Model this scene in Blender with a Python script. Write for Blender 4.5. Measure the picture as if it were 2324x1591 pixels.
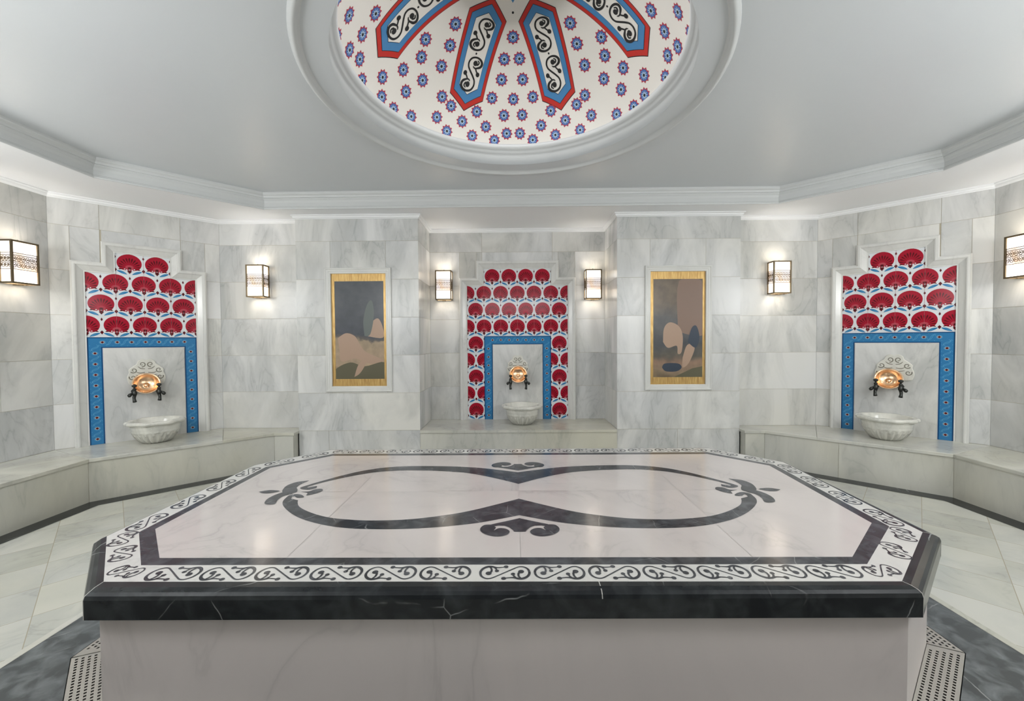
import bpy, bmesh, math, random
from mathutils import Vector, Matrix
random.seed(7)
for o in list(bpy.data.objects): bpy.data.objects.remove(o)
S = bpy.context.scene
PI = math.pi
SQ = math.sqrt(0.5)

# ------------------------------------------------------------------ camera
CX, CZ = -0.0422, 1.3037
def make_camera():
    yaw, pit, rol = .0052, .0243, .0063
    cy, sy, c, s = math.cos(yaw), math.sin(yaw), math.cos(pit), math.sin(pit)
    Ry = Matrix(((cy, sy, 0), (-sy, cy, 0), (0, 0, 1)))
    Rp = Matrix(((1, 0, 0), (0, c, -s), (0, s, c)))
    M = Rp @ Ry
    r, f, u = M[0], M[1], M[2]
    cr, sr = math.cos(rol), math.sin(rol)
    r2 = cr * r - sr * u
    u2 = sr * r + cr * u
    m = Matrix((r2, u2, -f)).transposed().to_4x4()
    m.translation = Vector((CX, 0, CZ))
    cd = bpy.data.cameras.new('camera')
    cd.sensor_width = 36; cd.lens = 914.76 / 2324 * 36
    cd.clip_start = .02; cd.clip_end = 60
    ob = bpy.data.objects.new('camera', cd); S.collection.objects.link(ob)
    ob.matrix_world = m
    S.camera = ob
make_camera()

# ------------------------------------------------------------------ world, exposure, large lamps and added fill lights
S.view_settings.view_transform = 'Standard'
S.view_settings.look = 'None'
S.view_settings.gamma = 1
S.view_settings.use_curve_mapping = False
S.view_settings.exposure = 0.35
w = bpy.data.worlds.new('world'); S.world = w; w.use_nodes = True
w.node_tree.nodes['Background'].inputs[0].default_value = (.8, .85, .9, 1)
w.node_tree.nodes['Background'].inputs[1].default_value = .3

def area(name, loc, rot, sx, sy, power, col):
    l = bpy.data.lights.new(name, 'AREA'); l.shape = 'RECTANGLE'; l.size = sx; l.size_y = sy
    l.energy = power; l.color = col
    o = bpy.data.objects.new(name, l); S.collection.objects.link(o)
    o.location = loc; o.rotation_euler = rot
    return o
def pointl(name, loc, rad, power, col):
    l = bpy.data.lights.new(name, 'POINT'); l.shadow_soft_size = rad; l.energy = power; l.color = col
    o = bpy.data.objects.new(name, l); S.collection.objects.link(o); o.location = loc
    return o
# added fill panel, daylight-white and unseen, in the passage behind the photographer
area('entrance_fill', (0, -1.2, 2.25), (math.radians(122), 0, 0), 1.8, .7, 11, (.97, .98, 1))
# added fill light, out of view at the dome crown above the painted panels
dl = area('dome_fill', (-.036, 2.43, 3.50), (0, 0, 0), .16, .16, 11, (.97, .985, 1)); dl.data.shape = 'DISK'
# sconces on the half of the hall that lies behind the photographer
for i, (x, y) in enumerate(((-2.2, .62), (2.2, .62), (-3.95, 1.5), (3.95, 1.5))):
    pointl('rear_sconce_lamp', (x, y, 1.95), .22, 38, (.97, .985, 1))

# ------------------------------------------------------------------ mesh helpers
class MB:
    def __init__(s): s.v = []; s.f = []; s.m = []; s.sm = []
    def add(s, vs, fs, mi=0, smooth=False):
        b = len(s.v); s.v += [tuple(p) for p in vs]
        for f in fs:
            s.f.append([b + i for i in f]); s.m.append(mi); s.sm.append(smooth)
    def face(s, vs, mi=0): s.add(vs, [list(range(len(vs)))], mi)
    def box(s, a, b, mi=0):
        x0, y0, z0 = a; x1, y1, z1 = b
        s.add([(x0,y0,z0),(x1,y0,z0),(x1,y1,z0),(x0,y1,z0),(x0,y0,z1),(x1,y0,z1),(x1,y1,z1),(x0,y1,z1)],
              [(3,2,1,0),(4,5,6,7),(0,1,5,4),(1,2,6,5),(2,3,7,6),(3,0,4,7)], mi)
    def prism(s, poly, z0, z1, mi=0, cap0=True, cap1=True):
        n = len(poly)
        s.add([(x, y, z0) for x, y in poly] + [(x, y, z1) for x, y in poly],
              [(i, (i+1) % n, n + (i+1) % n, n + i) for i in range(n)] + ([list(range(n))[::-1]] if cap0 else []) + ([list(range(n, 2*n))] if cap1 else []), mi)
    def lathe(s, prof, n=48, c=(0, 0, 0), axis='z', mi=0, a0=0, a1=2*PI, smooth=True):
        full = abs(a1 - a0 - 2*PI) < 1e-6
        k = n if full else n + 1
        vs = []
        for r, z in prof:
            for i in range(k):
                a = a0 + (a1 - a0) * i / n
                if axis == 'z': vs.append((c[0] + r*math.cos(a), c[1] + r*math.sin(a), c[2] + z))
                elif axis == 'y': vs.append((c[0] + r*math.cos(a), c[1] + z, c[2] + r*math.sin(a)))
                else: vs.append((c[0] + z, c[1] + r*math.cos(a), c[2] + r*math.sin(a)))
        fs = []
        for j in range(len(prof) - 1):
            for i in range(n):
                i2 = (i + 1) % k
                fs.append((j*k + i, j*k + i2, (j+1)*k + i2, (j+1)*k + i))
        s.add(vs, fs, mi, smooth)
    def tube(s, pts, rad, n=8, mi=0, caps=True):
        pts = [Vector(p) for p in pts]
        rads = rad if isinstance(rad, (list, tuple)) else [rad]*len(pts)
        vs = []; up = Vector((0, 0, 1)); prev = None
        for i, p in enumerate(pts):
            t = (pts[min(i+1, len(pts)-1)] - pts[max(i-1, 0)]).normalized()
            if prev is None:
                a = up if abs(t.z) < .9 else Vector((1, 0, 0))
                x = t.cross(a).normalized()
            else: x = (prev - t * prev.dot(t)).normalized()
            prev = x; y = t.cross(x)
            for k in range(n):
                an = 2*PI*k/n
                vs.append(p + rads[i]*(math.cos(an)*x + math.sin(an)*y))
        fs = []
        for i in range(len(pts)-1):
            for k in range(n):
                fs.append((i*n+k, i*n+(k+1) % n, (i+1)*n+(k+1) % n, (i+1)*n+k))
        if caps: fs += [list(range(n))[::-1], [(len(pts)-1)*n + k for k in range(n)]]
        s.add(vs, fs, mi, True)
    def sphere(s, c, r, n=12, mi=0, sc=(1, 1, 1)):
        prof = [(r*math.sin(PI*j/(n)), -r*math.cos(PI*j/(n))) for j in range(n+1)]
        b = len(s.v); s.lathe(prof, n*2, (0, 0, 0), 'z', mi)
        for i in range(b, len(s.v)):
            x, y, z = s.v[i]; s.v[i] = (x*sc[0]+c[0], y*sc[1]+c[1], z*sc[2]+c[2])
    def xf(s, fn): s.v = [tuple(fn(*p)) for p in s.v]; return s
    def build(s, name, mats, parent=None, fix=True, col=None):
        me = bpy.data.meshes.new(name); me.from_pydata(s.v, [], s.f)
        if not isinstance(mats, (list, tuple)): mats = [mats]
        for m in mats: me.materials.append(m)
        for p, mi, sm in zip(me.polygons, s.m, s.sm): p.material_index = mi; p.use_smooth = sm
        if fix:
            bm = bmesh.new(); bm.from_mesh(me)
            bmesh.ops.remove_doubles(bm, verts=bm.verts, dist=1e-6)
            bmesh.ops.recalc_face_normals(bm, faces=bm.faces)
            bm.to_mesh(me); bm.free()
        me.update()
        o = bpy.data.objects.new(name, me); S.collection.objects.link(o)
        if parent: o.parent = parent
        return o

def thing(name, label, cat, loc=(0, 0, 0), rz=0, group=None):
    o = bpy.data.objects.new(name, None); S.collection.objects.link(o)
    o.empty_display_size = .1
    o.location = loc; o.rotation_euler = (0, 0, rz)
    o['label'] = label; o['category'] = cat
    if group: o['group'] = group
    return o
def struct(o): o['kind'] = 'structure'; return o
def copy_tree(o, parent=None):
    c = o.copy(); S.collection.objects.link(c)
    c.parent = parent
    for ch in list(o.children): copy_tree(ch, c)
    return c

# ------------------------------------------------------------------ 2D ornament helpers
def catmull(pts, k=6):
    out = []
    n = len(pts)
    for i in range(n-1):
        p0 = pts[max(i-1, 0)]; p1 = pts[i]; p2 = pts[i+1]; p3 = pts[min(i+2, n-1)]
        for j in range(k):
            t = j/k
            out.append(tuple(.5*((2*p1[a]) + (-p0[a]+p2[a])*t + (2*p0[a]-5*p1[a]+4*p2[a]-p3[a])*t*t + (-p0[a]+3*p1[a]-3*p2[a]+p3[a])*t**3) for a in range(len(p1))))
    out.append(tuple(pts[-1]))
    return out
def stroke(pts):
    """pts: (x, y, width) -> list of quads"""
    L, R = [], []
    for i, p in enumerate(pts):
        a = pts[max(i-1, 0)]; b = pts[min(i+1, len(pts)-1)]
        dx, dy = b[0]-a[0], b[1]-a[1]; l = math.hypot(dx, dy) or 1
        nx, ny = -dy/l*p[2]/2, dx/l*p[2]/2
        L.append((p[0]+nx, p[1]+ny)); R.append((p[0]-nx, p[1]-ny))
    return [[R[i], R[i+1], L[i+1], L[i]] for i in range(len(pts)-1)]
def disc(cx, cy, r, n=14, ry=None):
    ry = ry or r
    return [(cx + r*math.cos(2*PI*i/n), cy + ry*math.sin(2*PI*i/n)) for i in range(n)]
def clip(poly, x0, y0, x1, y1):
    def cut(ps, inside, inter):
        o = []
        for i in range(len(ps)):
            a, b = ps[i-1], ps[i]
            ia, ib = inside(a), inside(b)
            if ib:
                if not ia: o.append(inter(a, b))
                o.append(b)
            elif ia: o.append(inter(a, b))
        return o
    def ix(v): return lambda a, b: (v, a[1] + (b[1]-a[1])*(v-a[0])/(b[0]-a[0]))
    def iy(v): return lambda a, b: (a[0] + (b[0]-a[0])*(v-a[1])/(b[1]-a[1]), v)
    p = cut(poly, lambda q: q[0] >= x0, ix(x0))
    if p: p = cut(p, lambda q: q[0] <= x1, ix(x1))
    if p: p = cut(p, lambda q: q[1] >= y0, iy(y0))
    if p: p = cut(p, lambda q: q[1] <= y1, iy(y1))
    return p
# lying S scroll with curled ends, point-symmetric; unit: metres, about .18 x .088
def scroll_polys(sx=1, sy=1, wf=1):
    px = lambda x, y, w: ((x-325)/3571*sx, -(y-170)/2000*sy, w*wf)
    half = [px(335, 100, .005), px(225, 107, .007), px(150, 95, .011), px(90, 98, .012), px(35, 125, .010), px(12, 165, .009), px(30, 212, .008), px(85, 240, .007), px(150, 240, .006), px(230, 210, .0055), px(325, 170, .0055)]
    flip = lambda p: (-p[0], -p[1]) + tuple(p[2:])
    c = catmull(half, 4); full = c + [flip(p) for p in c[::-1]][1:]
    out = stroke(full)
    B = lambda x, y, r: disc((x-325)/3571*sx, -(y-170)/2000*sy, r*wf, 10)
    blobs = [B(338, 98, .009), B(118, 180, .011), B(222, 150, .008)]
    cr = stroke(catmull([px(118, 180, .011), px(150, 160, .008), px(150, 125, .007), px(125, 100, .006)], 3)) + stroke(catmull([px(180, 100, .008), px(205, 120, .007), px(222, 150, .005)], 3))
    for q in blobs + cr:
        out.append(q); out.append([(-a, -b) for a, b in q])
    return out

# upright S with two full curls, x across, y along (unit: metres, point-symmetric)
def curl_polys():
    px = lambda x, y, w: ((x-480)/1800, (y-1075)/2000, w/1500)
    half = [px(520, 1005, 14), px(575, 975, 24), px(590, 930, 26), px(562, 890, 22), px(505, 873, 18), px(445, 893, 18), px(415, 945, 18), px(420, 1000, 17), px(450, 1042, 17), px(480, 1075, 17)]
    c = catmull(half, 4); out = stroke(c+[(-p[0], -p[1], p[2]) for p in c[::-1]][1:])
    ex = [disc((502-480)/1800, (945-1075)/2000, 30/1800, 10), disc((566-480)/1800, (1068-1075)/2000, 26/1800, 10)]
    ex += stroke(catmull([px(502, 950, 26), px(535, 955, 18), px(548, 925, 14), px(522, 905, 9)], 3)) + stroke(catmull([px(520, 1005, 14), px(538, 1035, 14), px(566, 1068, 16)], 3)) + stroke(catmull([px(520, 1005, 14), px(495, 1000, 12), px(480, 985, 7)], 3))
    for q in ex: out.append(q); out.append([(-a, -b) for a, b in q])
    return out

# ------------------------------------------------------------------ materials
def nm(name):
    m = bpy.data.materials.new(name); m.use_nodes = True
    nt = m.node_tree; b = nt.nodes['Principled BSDF']
    return m, nt, b
def simple(name, col, rough=.5, metal=0, emit=None, es=0, bump=0, bscale=60):
    m, nt, b = nm(name)
    b.inputs['Base Color'].default_value = (*col, 1); b.inputs['Roughness'].default_value = rough
    b.inputs['Metallic'].default_value = metal
    if emit: b.inputs['Emission Color'].default_value = (*emit, 1); b.inputs['Emission Strength'].default_value = es
    tc = nt.nodes.new('ShaderNodeTexCoord'); n = nt.nodes.new('ShaderNodeTexNoise'); n.inputs['Scale'].default_value = bscale
    nt.links.new(tc.outputs['Object'], n.inputs['Vector'])
    mr = nt.nodes.new('ShaderNodeMapRange'); mr.inputs['To Min'].default_value = max(.02, rough-.06); mr.inputs['To Max'].default_value = rough+.06
    nt.links.new(n.outputs['Fac'], mr.inputs['Value']); nt.links.new(mr.outputs['Result'], b.inputs['Roughness'])
    if bump:
        bp = nt.nodes.new('ShaderNodeBump'); bp.inputs['Strength'].default_value = bump; bp.inputs['Distance'].default_value = .002
        nt.links.new(n.outputs['Fac'], bp.inputs['Height']); nt.links.new(bp.outputs['Normal'], b.inputs['Normal'])
    return m
def ramp(nt, fac, stops):
    r = nt.nodes.new('ShaderNodeValToRGB'); e = r.color_ramp.elements
    while len(e) < len(stops): e.new(.5)
    for el, (p, c) in zip(e, stops): el.position = p; el.color = (*c, 1)
    nt.links.new(fac, r.inputs['Fac']); return r.outputs['Color']
def mix(nt, f, a, b, mode='MIX'):
    m = nt.nodes.new('ShaderNodeMix'); m.data_type = 'RGBA'; m.blend_type = mode
    for i, v in ((0, f), (6, a), (7, b)):
        if hasattr(v, 'links') or hasattr(v, 'is_output'): nt.links.new(v, m.inputs[i])
        elif i == 0: m.inputs[0].default_value = v
        else: m.inputs[i].default_value = (*v, 1)
    return m.outputs[2]
def marble(name, base, vein, warm=None, rough=.2, vscale=1.6, island=True, var=.06, rot=(.5, .6, .3), brick=None, veinamt=.85):
    m, nt, b = nm(name); N = nt.nodes.new; K = nt.links.new
    tc = N('ShaderNodeTexCoord'); geo = N('ShaderNodeNewGeometry')
    vec = tc.outputs['Object']; rnd = geo.outputs['Random Per Island']
    bk = None
    if brick:
        mp0 = N('ShaderNodeMapping'); mp0.vector_type = 'POINT'; mp0.inputs['Rotation'].default_value = (0, 0, brick[0]); mp0.inputs['Location'].default_value = brick[1]
        K(vec, mp0.inputs['Vector'])
        bk = N('ShaderNodeTexBrick'); bk.offset = brick[3] if len(brick) > 3 else 0; bk.squash = 1
        bk.inputs['Scale'].default_value = 1; bk.inputs['Brick Width'].default_value = brick[2][0]; bk.inputs['Row Height'].default_value = brick[2][1]
        bk.inputs['Mortar Size'].default_value = .0018; bk.inputs['Mortar Smooth'].default_value = .1
        bk.inputs['Color1'].default_value = (0, 0, 0, 1); bk.inputs['Color2'].default_value = (1, 1, 1, 1); bk.inputs['Mortar'].default_value = (.5, .5, .5, 1)
        K(mp0.outputs[0], bk.inputs['Vector']); rnd = bk.outputs['Color']
    if island or brick:
        sc = N('ShaderNodeMath'); sc.operation = 'MULTIPLY'; sc.inputs[1].default_value = 23.7; K(rnd, sc.inputs[0])
        ad = N('ShaderNodeVectorMath'); ad.operation = 'ADD'; K(vec, ad.inputs[0]); K(sc.outputs[0], ad.inputs[1]); vec = ad.outputs[0]
    mp = N('ShaderNodeMapping'); mp.inputs['Rotation'].default_value = rot; mp.inputs['Scale'].default_value = (1, 1, .38); K(vec, mp.inputs['Vector'])
    n1 = N('ShaderNodeTexNoise'); n1.inputs['Scale'].default_value = vscale; n1.inputs['Detail'].default_value = 7; n1.inputs['Roughness'].default_value = .58; n1.inputs['Distortion'].default_value = 1.1
    K(mp.outputs[0], n1.inputs['Vector'])
    n2 = N('ShaderNodeTexNoise'); n2.inputs['Scale'].default_value = vscale*2.6; n2.inputs['Detail'].default_value = 8; n2.inputs['Distortion'].default_value = 1.8; K(mp.outputs[0], n2.inputs['Vector'])
    # cloudy grey zones
    cloud = ramp(nt, n1.outputs['Fac'], [(.40, (1, 1, 1)), (.58, (.35, .35, .35)), (.72, (0, 0, 0))])
    inv = N('ShaderNodeMath'); inv.operation = 'SUBTRACT'; inv.inputs[0].default_value = 1; K(cloud, inv.inputs[1])
    m1 = N('ShaderNodeMath'); m1.operation = 'MULTIPLY'; m1.inputs[1].default_value = veinamt; K(inv.outputs[0], m1.inputs[0])
    c = mix(nt, m1.outputs[0], base, vein)
    # thin veins : ridges of n2
    r1 = N('ShaderNodeMath'); r1.operation = 'SUBTRACT'; r1.inputs[1].default_value = .5; K(n2.outputs['Fac'], r1.inputs[0])
    r2 = N('ShaderNodeMath'); r2.operation = 'ABSOLUTE'; K(r1.outputs[0], r2.inputs[0])
    vl = ramp(nt, r2.outputs[0], [(0, (1, 1, 1)), (.022, (.3, .3, .3)), (.06, (0, 0, 0))])
    mk = ramp(nt, n1.outputs['Fac'], [(.45, (0, 0, 0)), (.66, (1, 1, 1))])
    m2 = N('ShaderNodeMath'); m2.operation = 'MULTIPLY'; K(vl, m2.inputs[0]); K(mk, m2.inputs[1])
    m3 = N('ShaderNodeMath'); m3.operation = 'MULTIPLY'; m3.inputs[1].default_value = .55; K(m2.outputs[0], m3.inputs[0])
    c = mix(nt, m3.outputs[0], c, tuple(v*.78 for v in vein))
    if warm:
        n3 = N('ShaderNodeTexNoise'); n3.inputs['Scale'].default_value = .9; n3.inputs['Detail'].default_value = 3; K(vec, n3.inputs['Vector'])
        wf = ramp(nt, n3.outputs['Fac'], [(.42, (0, 0, 0)), (.68, (1, 1, 1))])
        c = mix(nt, wf, c, warm, 'MULTIPLY')
    if island or brick:
        hv = N('ShaderNodeMapRange'); hv.inputs['To Min'].default_value = 1-var; hv.inputs['To Max'].default_value = 1+var*.5; K(rnd, hv.inputs['Value'])
        c = mix(nt, 1, c, hv.outputs[0], 'MULTIPLY')
    if bk: c = mix(nt, bk.outputs['Fac'], c, (.36, .33, .25))
    K(c, b.inputs['Base Color'])
    b.inputs['Roughness'].default_value = rough
    return m
def dark_marble(name, base=(.022, .025, .028), rough=.16, vs=2.2, amt=1.0, tint=(.11, .12, .125)):
    m, nt, b = nm(name); N = nt.nodes.new; K = nt.links.new
    tc = N('ShaderNodeTexCoord')
    n0 = N('ShaderNodeTexNoise'); n0.inputs['Scale'].default_value = 3; n0.inputs['Detail'].default_value = 4; K(tc.outputs['Object'], n0.inputs['Vector'])
    ad = N('ShaderNodeVectorMath'); ad.operation = 'MULTIPLY_ADD'; ad.inputs[1].default_value = (.10,)*3
    K(n0.outputs['Color'], ad.inputs[0]); K(tc.outputs['Object'], ad.inputs[2])
    vo = N('ShaderNodeTexVoronoi'); vo.feature = 'DISTANCE_TO_EDGE'; vo.inputs['Scale'].default_value = vs*1.6; K(ad.outputs[0], vo.inputs['Vector'])
    vl = ramp(nt, vo.outputs['Distance'], [(0, (1, 1, 1)), (.0025, (.5, .5, .5)), (.007, (0, 0, 0))])
    n1 = N('ShaderNodeTexNoise'); n1.inputs['Scale'].default_value = 4.5; n1.inputs['Detail'].default_value = 3; K(tc.outputs['Object'], n1.inputs['Vector'])
    mk = ramp(nt, n1.outputs['Fac'], [(.50, (0, 0, 0)), (.60, (1, 1, 1))])
    mm = N('ShaderNodeMath'); mm.operation = 'MULTIPLY'; K(vl, mm.inputs[0]); K(mk, mm.inputs[1])
    ma = N('ShaderNodeMath'); ma.operation = 'MULTIPLY'; ma.inputs[1].default_value = amt*.75; K(mm.outputs[0], ma.inputs[0])
    n2 = N('ShaderNodeTexNoise'); n2.inputs['Scale'].default_value = 13; n2.inputs['Detail'].default_value = 9; n2.inputs['Distortion'].default_value = .6; K(tc.outputs['Object'], n2.inputs['Vector'])
    cf = ramp(nt, n2.outputs['Fac'], [(.42, (0, 0, 0)), (.75, (1, 1, 1))])
    c = mix(nt, cf, base, tint)
    c = mix(nt, ma.outputs[0], c, (.42, .43, .42))
    K(c, b.inputs['Base Color']); b.inputs['Roughness'].default_value = rough; b.inputs['Specular IOR Level'].default_value = .3
    return m
M_wall = marble('wall_marble', (.725, .725, .71), (.42, .435, .43), warm=(.985, .97, .92), rough=.27, var=.07)
M_bench = marble('bench_marble', (.61, .605, .545), (.44, .445, .41), warm=(.96, .94, .86), rough=.25, var=.05, vscale=1.3)
M_floor = marble('floor_marble', (.56, .56, .505), (.42, .43, .40), warm=(.98, .97, .90), rough=.2, island=False, var=.05, vscale=1.2, brick=(PI/4, (.0, .0, 0), (.333, .333)))
M_top = marble('tabletop_marble', (.59, .545, .52), (.44, .405, .39), rough=.13, island=True, var=.02, vscale=.9, rot=(0, 0, 1.0), veinamt=.5)
M_base = marble('platform_marble', (.64, .58, .555), (.52, .48, .465), rough=.3, island=True, var=.03, vscale=.7, veinamt=.6)
M_frieze = marble('frieze_marble', (.63, .62, .585), (.56, .56, .54), rough=.16, island=True, var=.03)
M_frame = marble('frame_marble', (.70, .70, .665), (.60, .60, .58), rough=.22, island=True, var=.02)
M_basin = marble('basin_marble', (.72, .71, .645), (.55, .55, .50), rough=.22, island=False, vscale=4)
M_dark = dark_marble('dark_marble', (.012, .014, .016), .2, 1.7, .8, (.035, .04, .042))
M_dark2 = dark_marble('dark_inlay_marble', (.035, .038, .044), .14, 2.6, .8, (.10, .105, .115))
M_darkfl = dark_marble('dark_floor_marble', (.065, .073, .075), .3, 1.4, 1.0, (.20, .22, .225))
M_grout = simple('grout', (.42, .38, .29), .8)
M_grout2 = simple('pale_grout', (.45, .44, .41), .7)
M_ceil = simple('ceiling_paint', (.61, .635, .65), .34, bump=.1, bscale=9)
M_trim = simple('plaster_trim', (.58, .595, .59), .45)
M_sof = simple('soffit_lit_paint', (.84, .85, .86), .45, bump=.1, bscale=9)  # whiter than the ceiling field: lamp glow on the soffit put into the colour
M_crown = simple('crown_plaster', (.80, .81, .81), .45)
M_blob = simple('black_paint', (.012, .012, .012), .5)
M_cream = simple('cream_paint', (.76, .73, .67), .45, bump=.1, bscale=20)
M_red = simple('red_paint', (.50, .020, .012), .45)
M_rim = simple('crimson_paint', (.42, .025, .05), .45)
M_blue = simple('blue_paint', (.055, .21, .43), .45)
M_blue2 = simple('deep_blue_paint', (.045, .13, .38), .45)
M_lblue = simple('light_blue_paint', (.42, .56, .70), .45)
M_twhite = simple('white_glaze', (.72, .74, .76), .1)
M_tred = simple('red_glaze', (.37, .010, .028), .1)
M_tdark = simple('maroon_glaze', (.10, .008, .012), .1)
M_tpink = simple('seam_glaze', (.45, .12, .14), .3)
M_tblue = simple('leaf_blue_glaze', (.03, .20, .42), .1)
M_bblue = simple('border_blue_glaze', (.035, .19, .40), .12)
M_bdark = simple('border_edge_glaze', (.012, .07, .19), .12)
M_blight = simple('border_light_glaze', (.09, .31, .53), .12)
M_bcream = simple('border_cream_glaze', (.50, .50, .46), .12)
M_bronze = simple('dark_bronze', (.15, .115, .07), .4, .8)
M_tap = simple('tap_bronze', (.05, .052, .048), .32, .85)
M_copper = simple('copper', (.92, .62, .39), .24, 1, bump=.05, bscale=40)
M_steel = simple('stainless_steel', (.55, .54, .50), .38, .85)
M_black = simple('drain_dark_stone', (.03, .028, .025), .7)  # near-black floor of the drain channel
M_groove = simple('groove_shade', (.20, .19, .15), .6)  # dark tone paints the shade inside the crest carving
M_gold = None
def gold_mat():
    m, nt, b = nm('gold_leaf'); N = nt.nodes.new; K = nt.links.new
    tc = N('ShaderNodeTexCoord'); mp = N('ShaderNodeMapping'); mp.inputs['Scale'].default_value = (30, 30, 3); K(tc.outputs['Object'], mp.inputs['Vector'])
    n = N('ShaderNodeTexNoise'); n.inputs['Scale'].default_value = 3; n.inputs['Detail'].default_value = 6; K(mp.outputs[0], n.inputs['Vector'])
    c = ramp(nt, n.outputs['Fac'], [(.3, (.38, .22, .07)), (.55, (.55, .36, .13)), (.75, (.66, .47, .2))])
    K(c, b.inputs['Base Color']); b.inputs['Metallic'].default_value = .55; b.inputs['Roughness'].default_value = .34
    return m
M_gold = gold_mat()
def glass_mat():
    m, nt, b = nm('lit_lamp_glass'); N = nt.nodes.new; K = nt.links.new
    tc = N('ShaderNodeTexCoord'); n = N('ShaderNodeTexNoise'); n.inputs['Scale'].default_value = 9; n.inputs['Detail'].default_value = 2
    K(tc.outputs['Object'], n.inputs['Vector'])
    c = ramp(nt, n.outputs['Fac'], [(.35, (1, .70, .42)), (.5, (1, .90, .76)), (.62, (1, .97, .94))])
    b.inputs['Base Color'].default_value = (.8, .78, .74, 1); b.inputs['Roughness'].default_value = .3
    sp = N('ShaderNodeSeparateXYZ'); K(tc.outputs['Object'], sp.inputs[0])
    mr = N('ShaderNodeMapRange'); mr.inputs['From Min'].default_value = -.165; mr.inputs['From Max'].default_value = .165; K(sp.outputs['Z'], mr.inputs['Value'])
    band = ramp(nt, mr.outputs[0], [(0, (1, 1, 1)), (.31, (1, 1, 1)), (.32, (.26, .245, .27)), (.72, (.22, .21, .225)), (.73, (1, 1, 1)), (1, (1, .93, .82))])
    c = mix(nt, 1, c, band, 'MULTIPLY')
    K(c, b.inputs['Emission Color']); b.inputs['Emission Strength'].default_value = 2.6
    return m
M_glass = glass_mat()

for m_ in (M_twhite, M_tred, M_tdark, M_tblue, M_bblue, M_bdark, M_blight, M_bcream):
    m_.node_tree.nodes['Principled BSDF'].inputs['Specular IOR Level'].default_value = .28

# ------------------------------------------------------------------ room outline
HB = .36; ZS = 2.593; ZSOF = 2.632; ZC = 2.785
COURSES = [0, .36, .76, 1.16, 1.56, 1.96, 2.36, 2.60]
def rect_minus(r, h):
    x0, z0, x1, z1 = r; a0, b0, a1, b1 = h
    if a1 <= x0+1e-6 or a0 >= x1-1e-6 or b1 <= z0+1e-6 or b0 >= z1-1e-6: return [r]
    out = []
    if a0 > x0: out.append((x0, z0, a0, z1))
    if a1 < x1: out.append((a1, z0, x1, z1))
    m0, m1 = max(x0, a0), min(x1, a1)
    if b0 > z0: out.append((m0, z0, m1, b0))
    if b1 < z1: out.append((m0, b1, m1, z1))
    return out
def wall(name, p0, p1, cuts={}, holes=(), zmin=0, recess=.09, courses=COURSES):
    """marble-clad wall from p0 to p1 (room on the right-hand side of p0->p1)"""
    p0 = Vector((*p0, 0)); p1 = Vector((*p1, 0)); d = p1 - p0; L = d.length; d.normalize(); n = Vector((d.y, -d.x, 0))
    P = lambda u, z, k: tuple(p0 + d*u + n*k + Vector((0, 0, z)))
    mb = MB(); g = .0014
    for i in range(len(courses)-1):
        za, zb = courses[i], courses[i+1]
        if zb <= zmin: continue
        xs = [0] + list(cuts.get(i, cuts.get('all', ()))) + [L]
        for a, b in zip(xs, xs[1:]):
            rs = [(a, max(za, zmin), b, zb)]
            for h in holes: rs = [q for r in rs for q in rect_minus(r, h)]
            for x0, z0, x1, z1 in rs:
                if x1-x0 < .012 or z1-z0 < .008: continue
                mb.add([P(x0+g, z0+g, 0), P(x1-g, z0+g, 0), P(x1-g, z1-g, 0), P(x0+g, z1-g, 0),
                        P(x0+g, z0+g, -.006), P(x1-g, z0+g, -.006), P(x1-g, z1-g, -.006), P(x0+g, z1-g, -.006)],
                       [(0, 1, 2, 3), (4, 5, 1, 0), (5, 6, 2, 1), (6, 7, 3, 2), (7, 4, 0, 3)], 0)
    rs = [(0, zmin, L, courses[-1]+.03)]
    for h in holes: rs = [q for r in rs for q in rect_minus(r, h)]
    for x0, z0, x1, z1 in rs:
        mb.face([P(x0, z0, -.0022), P(x1, z0, -.0022), P(x1, z1, -.0022), P(x0, z1, -.0022)], 1)
    # rear face gives the wall its thickness
    mb.face([P(0, 0, -recess), P(0, courses[-1]+.03, -recess), P(L, courses[-1]+.03, -recess), P(L, 0, -recess)], 1)
    o = mb.build(name, [M_wall, M_grout], fix=False)
    return struct(o)

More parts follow.
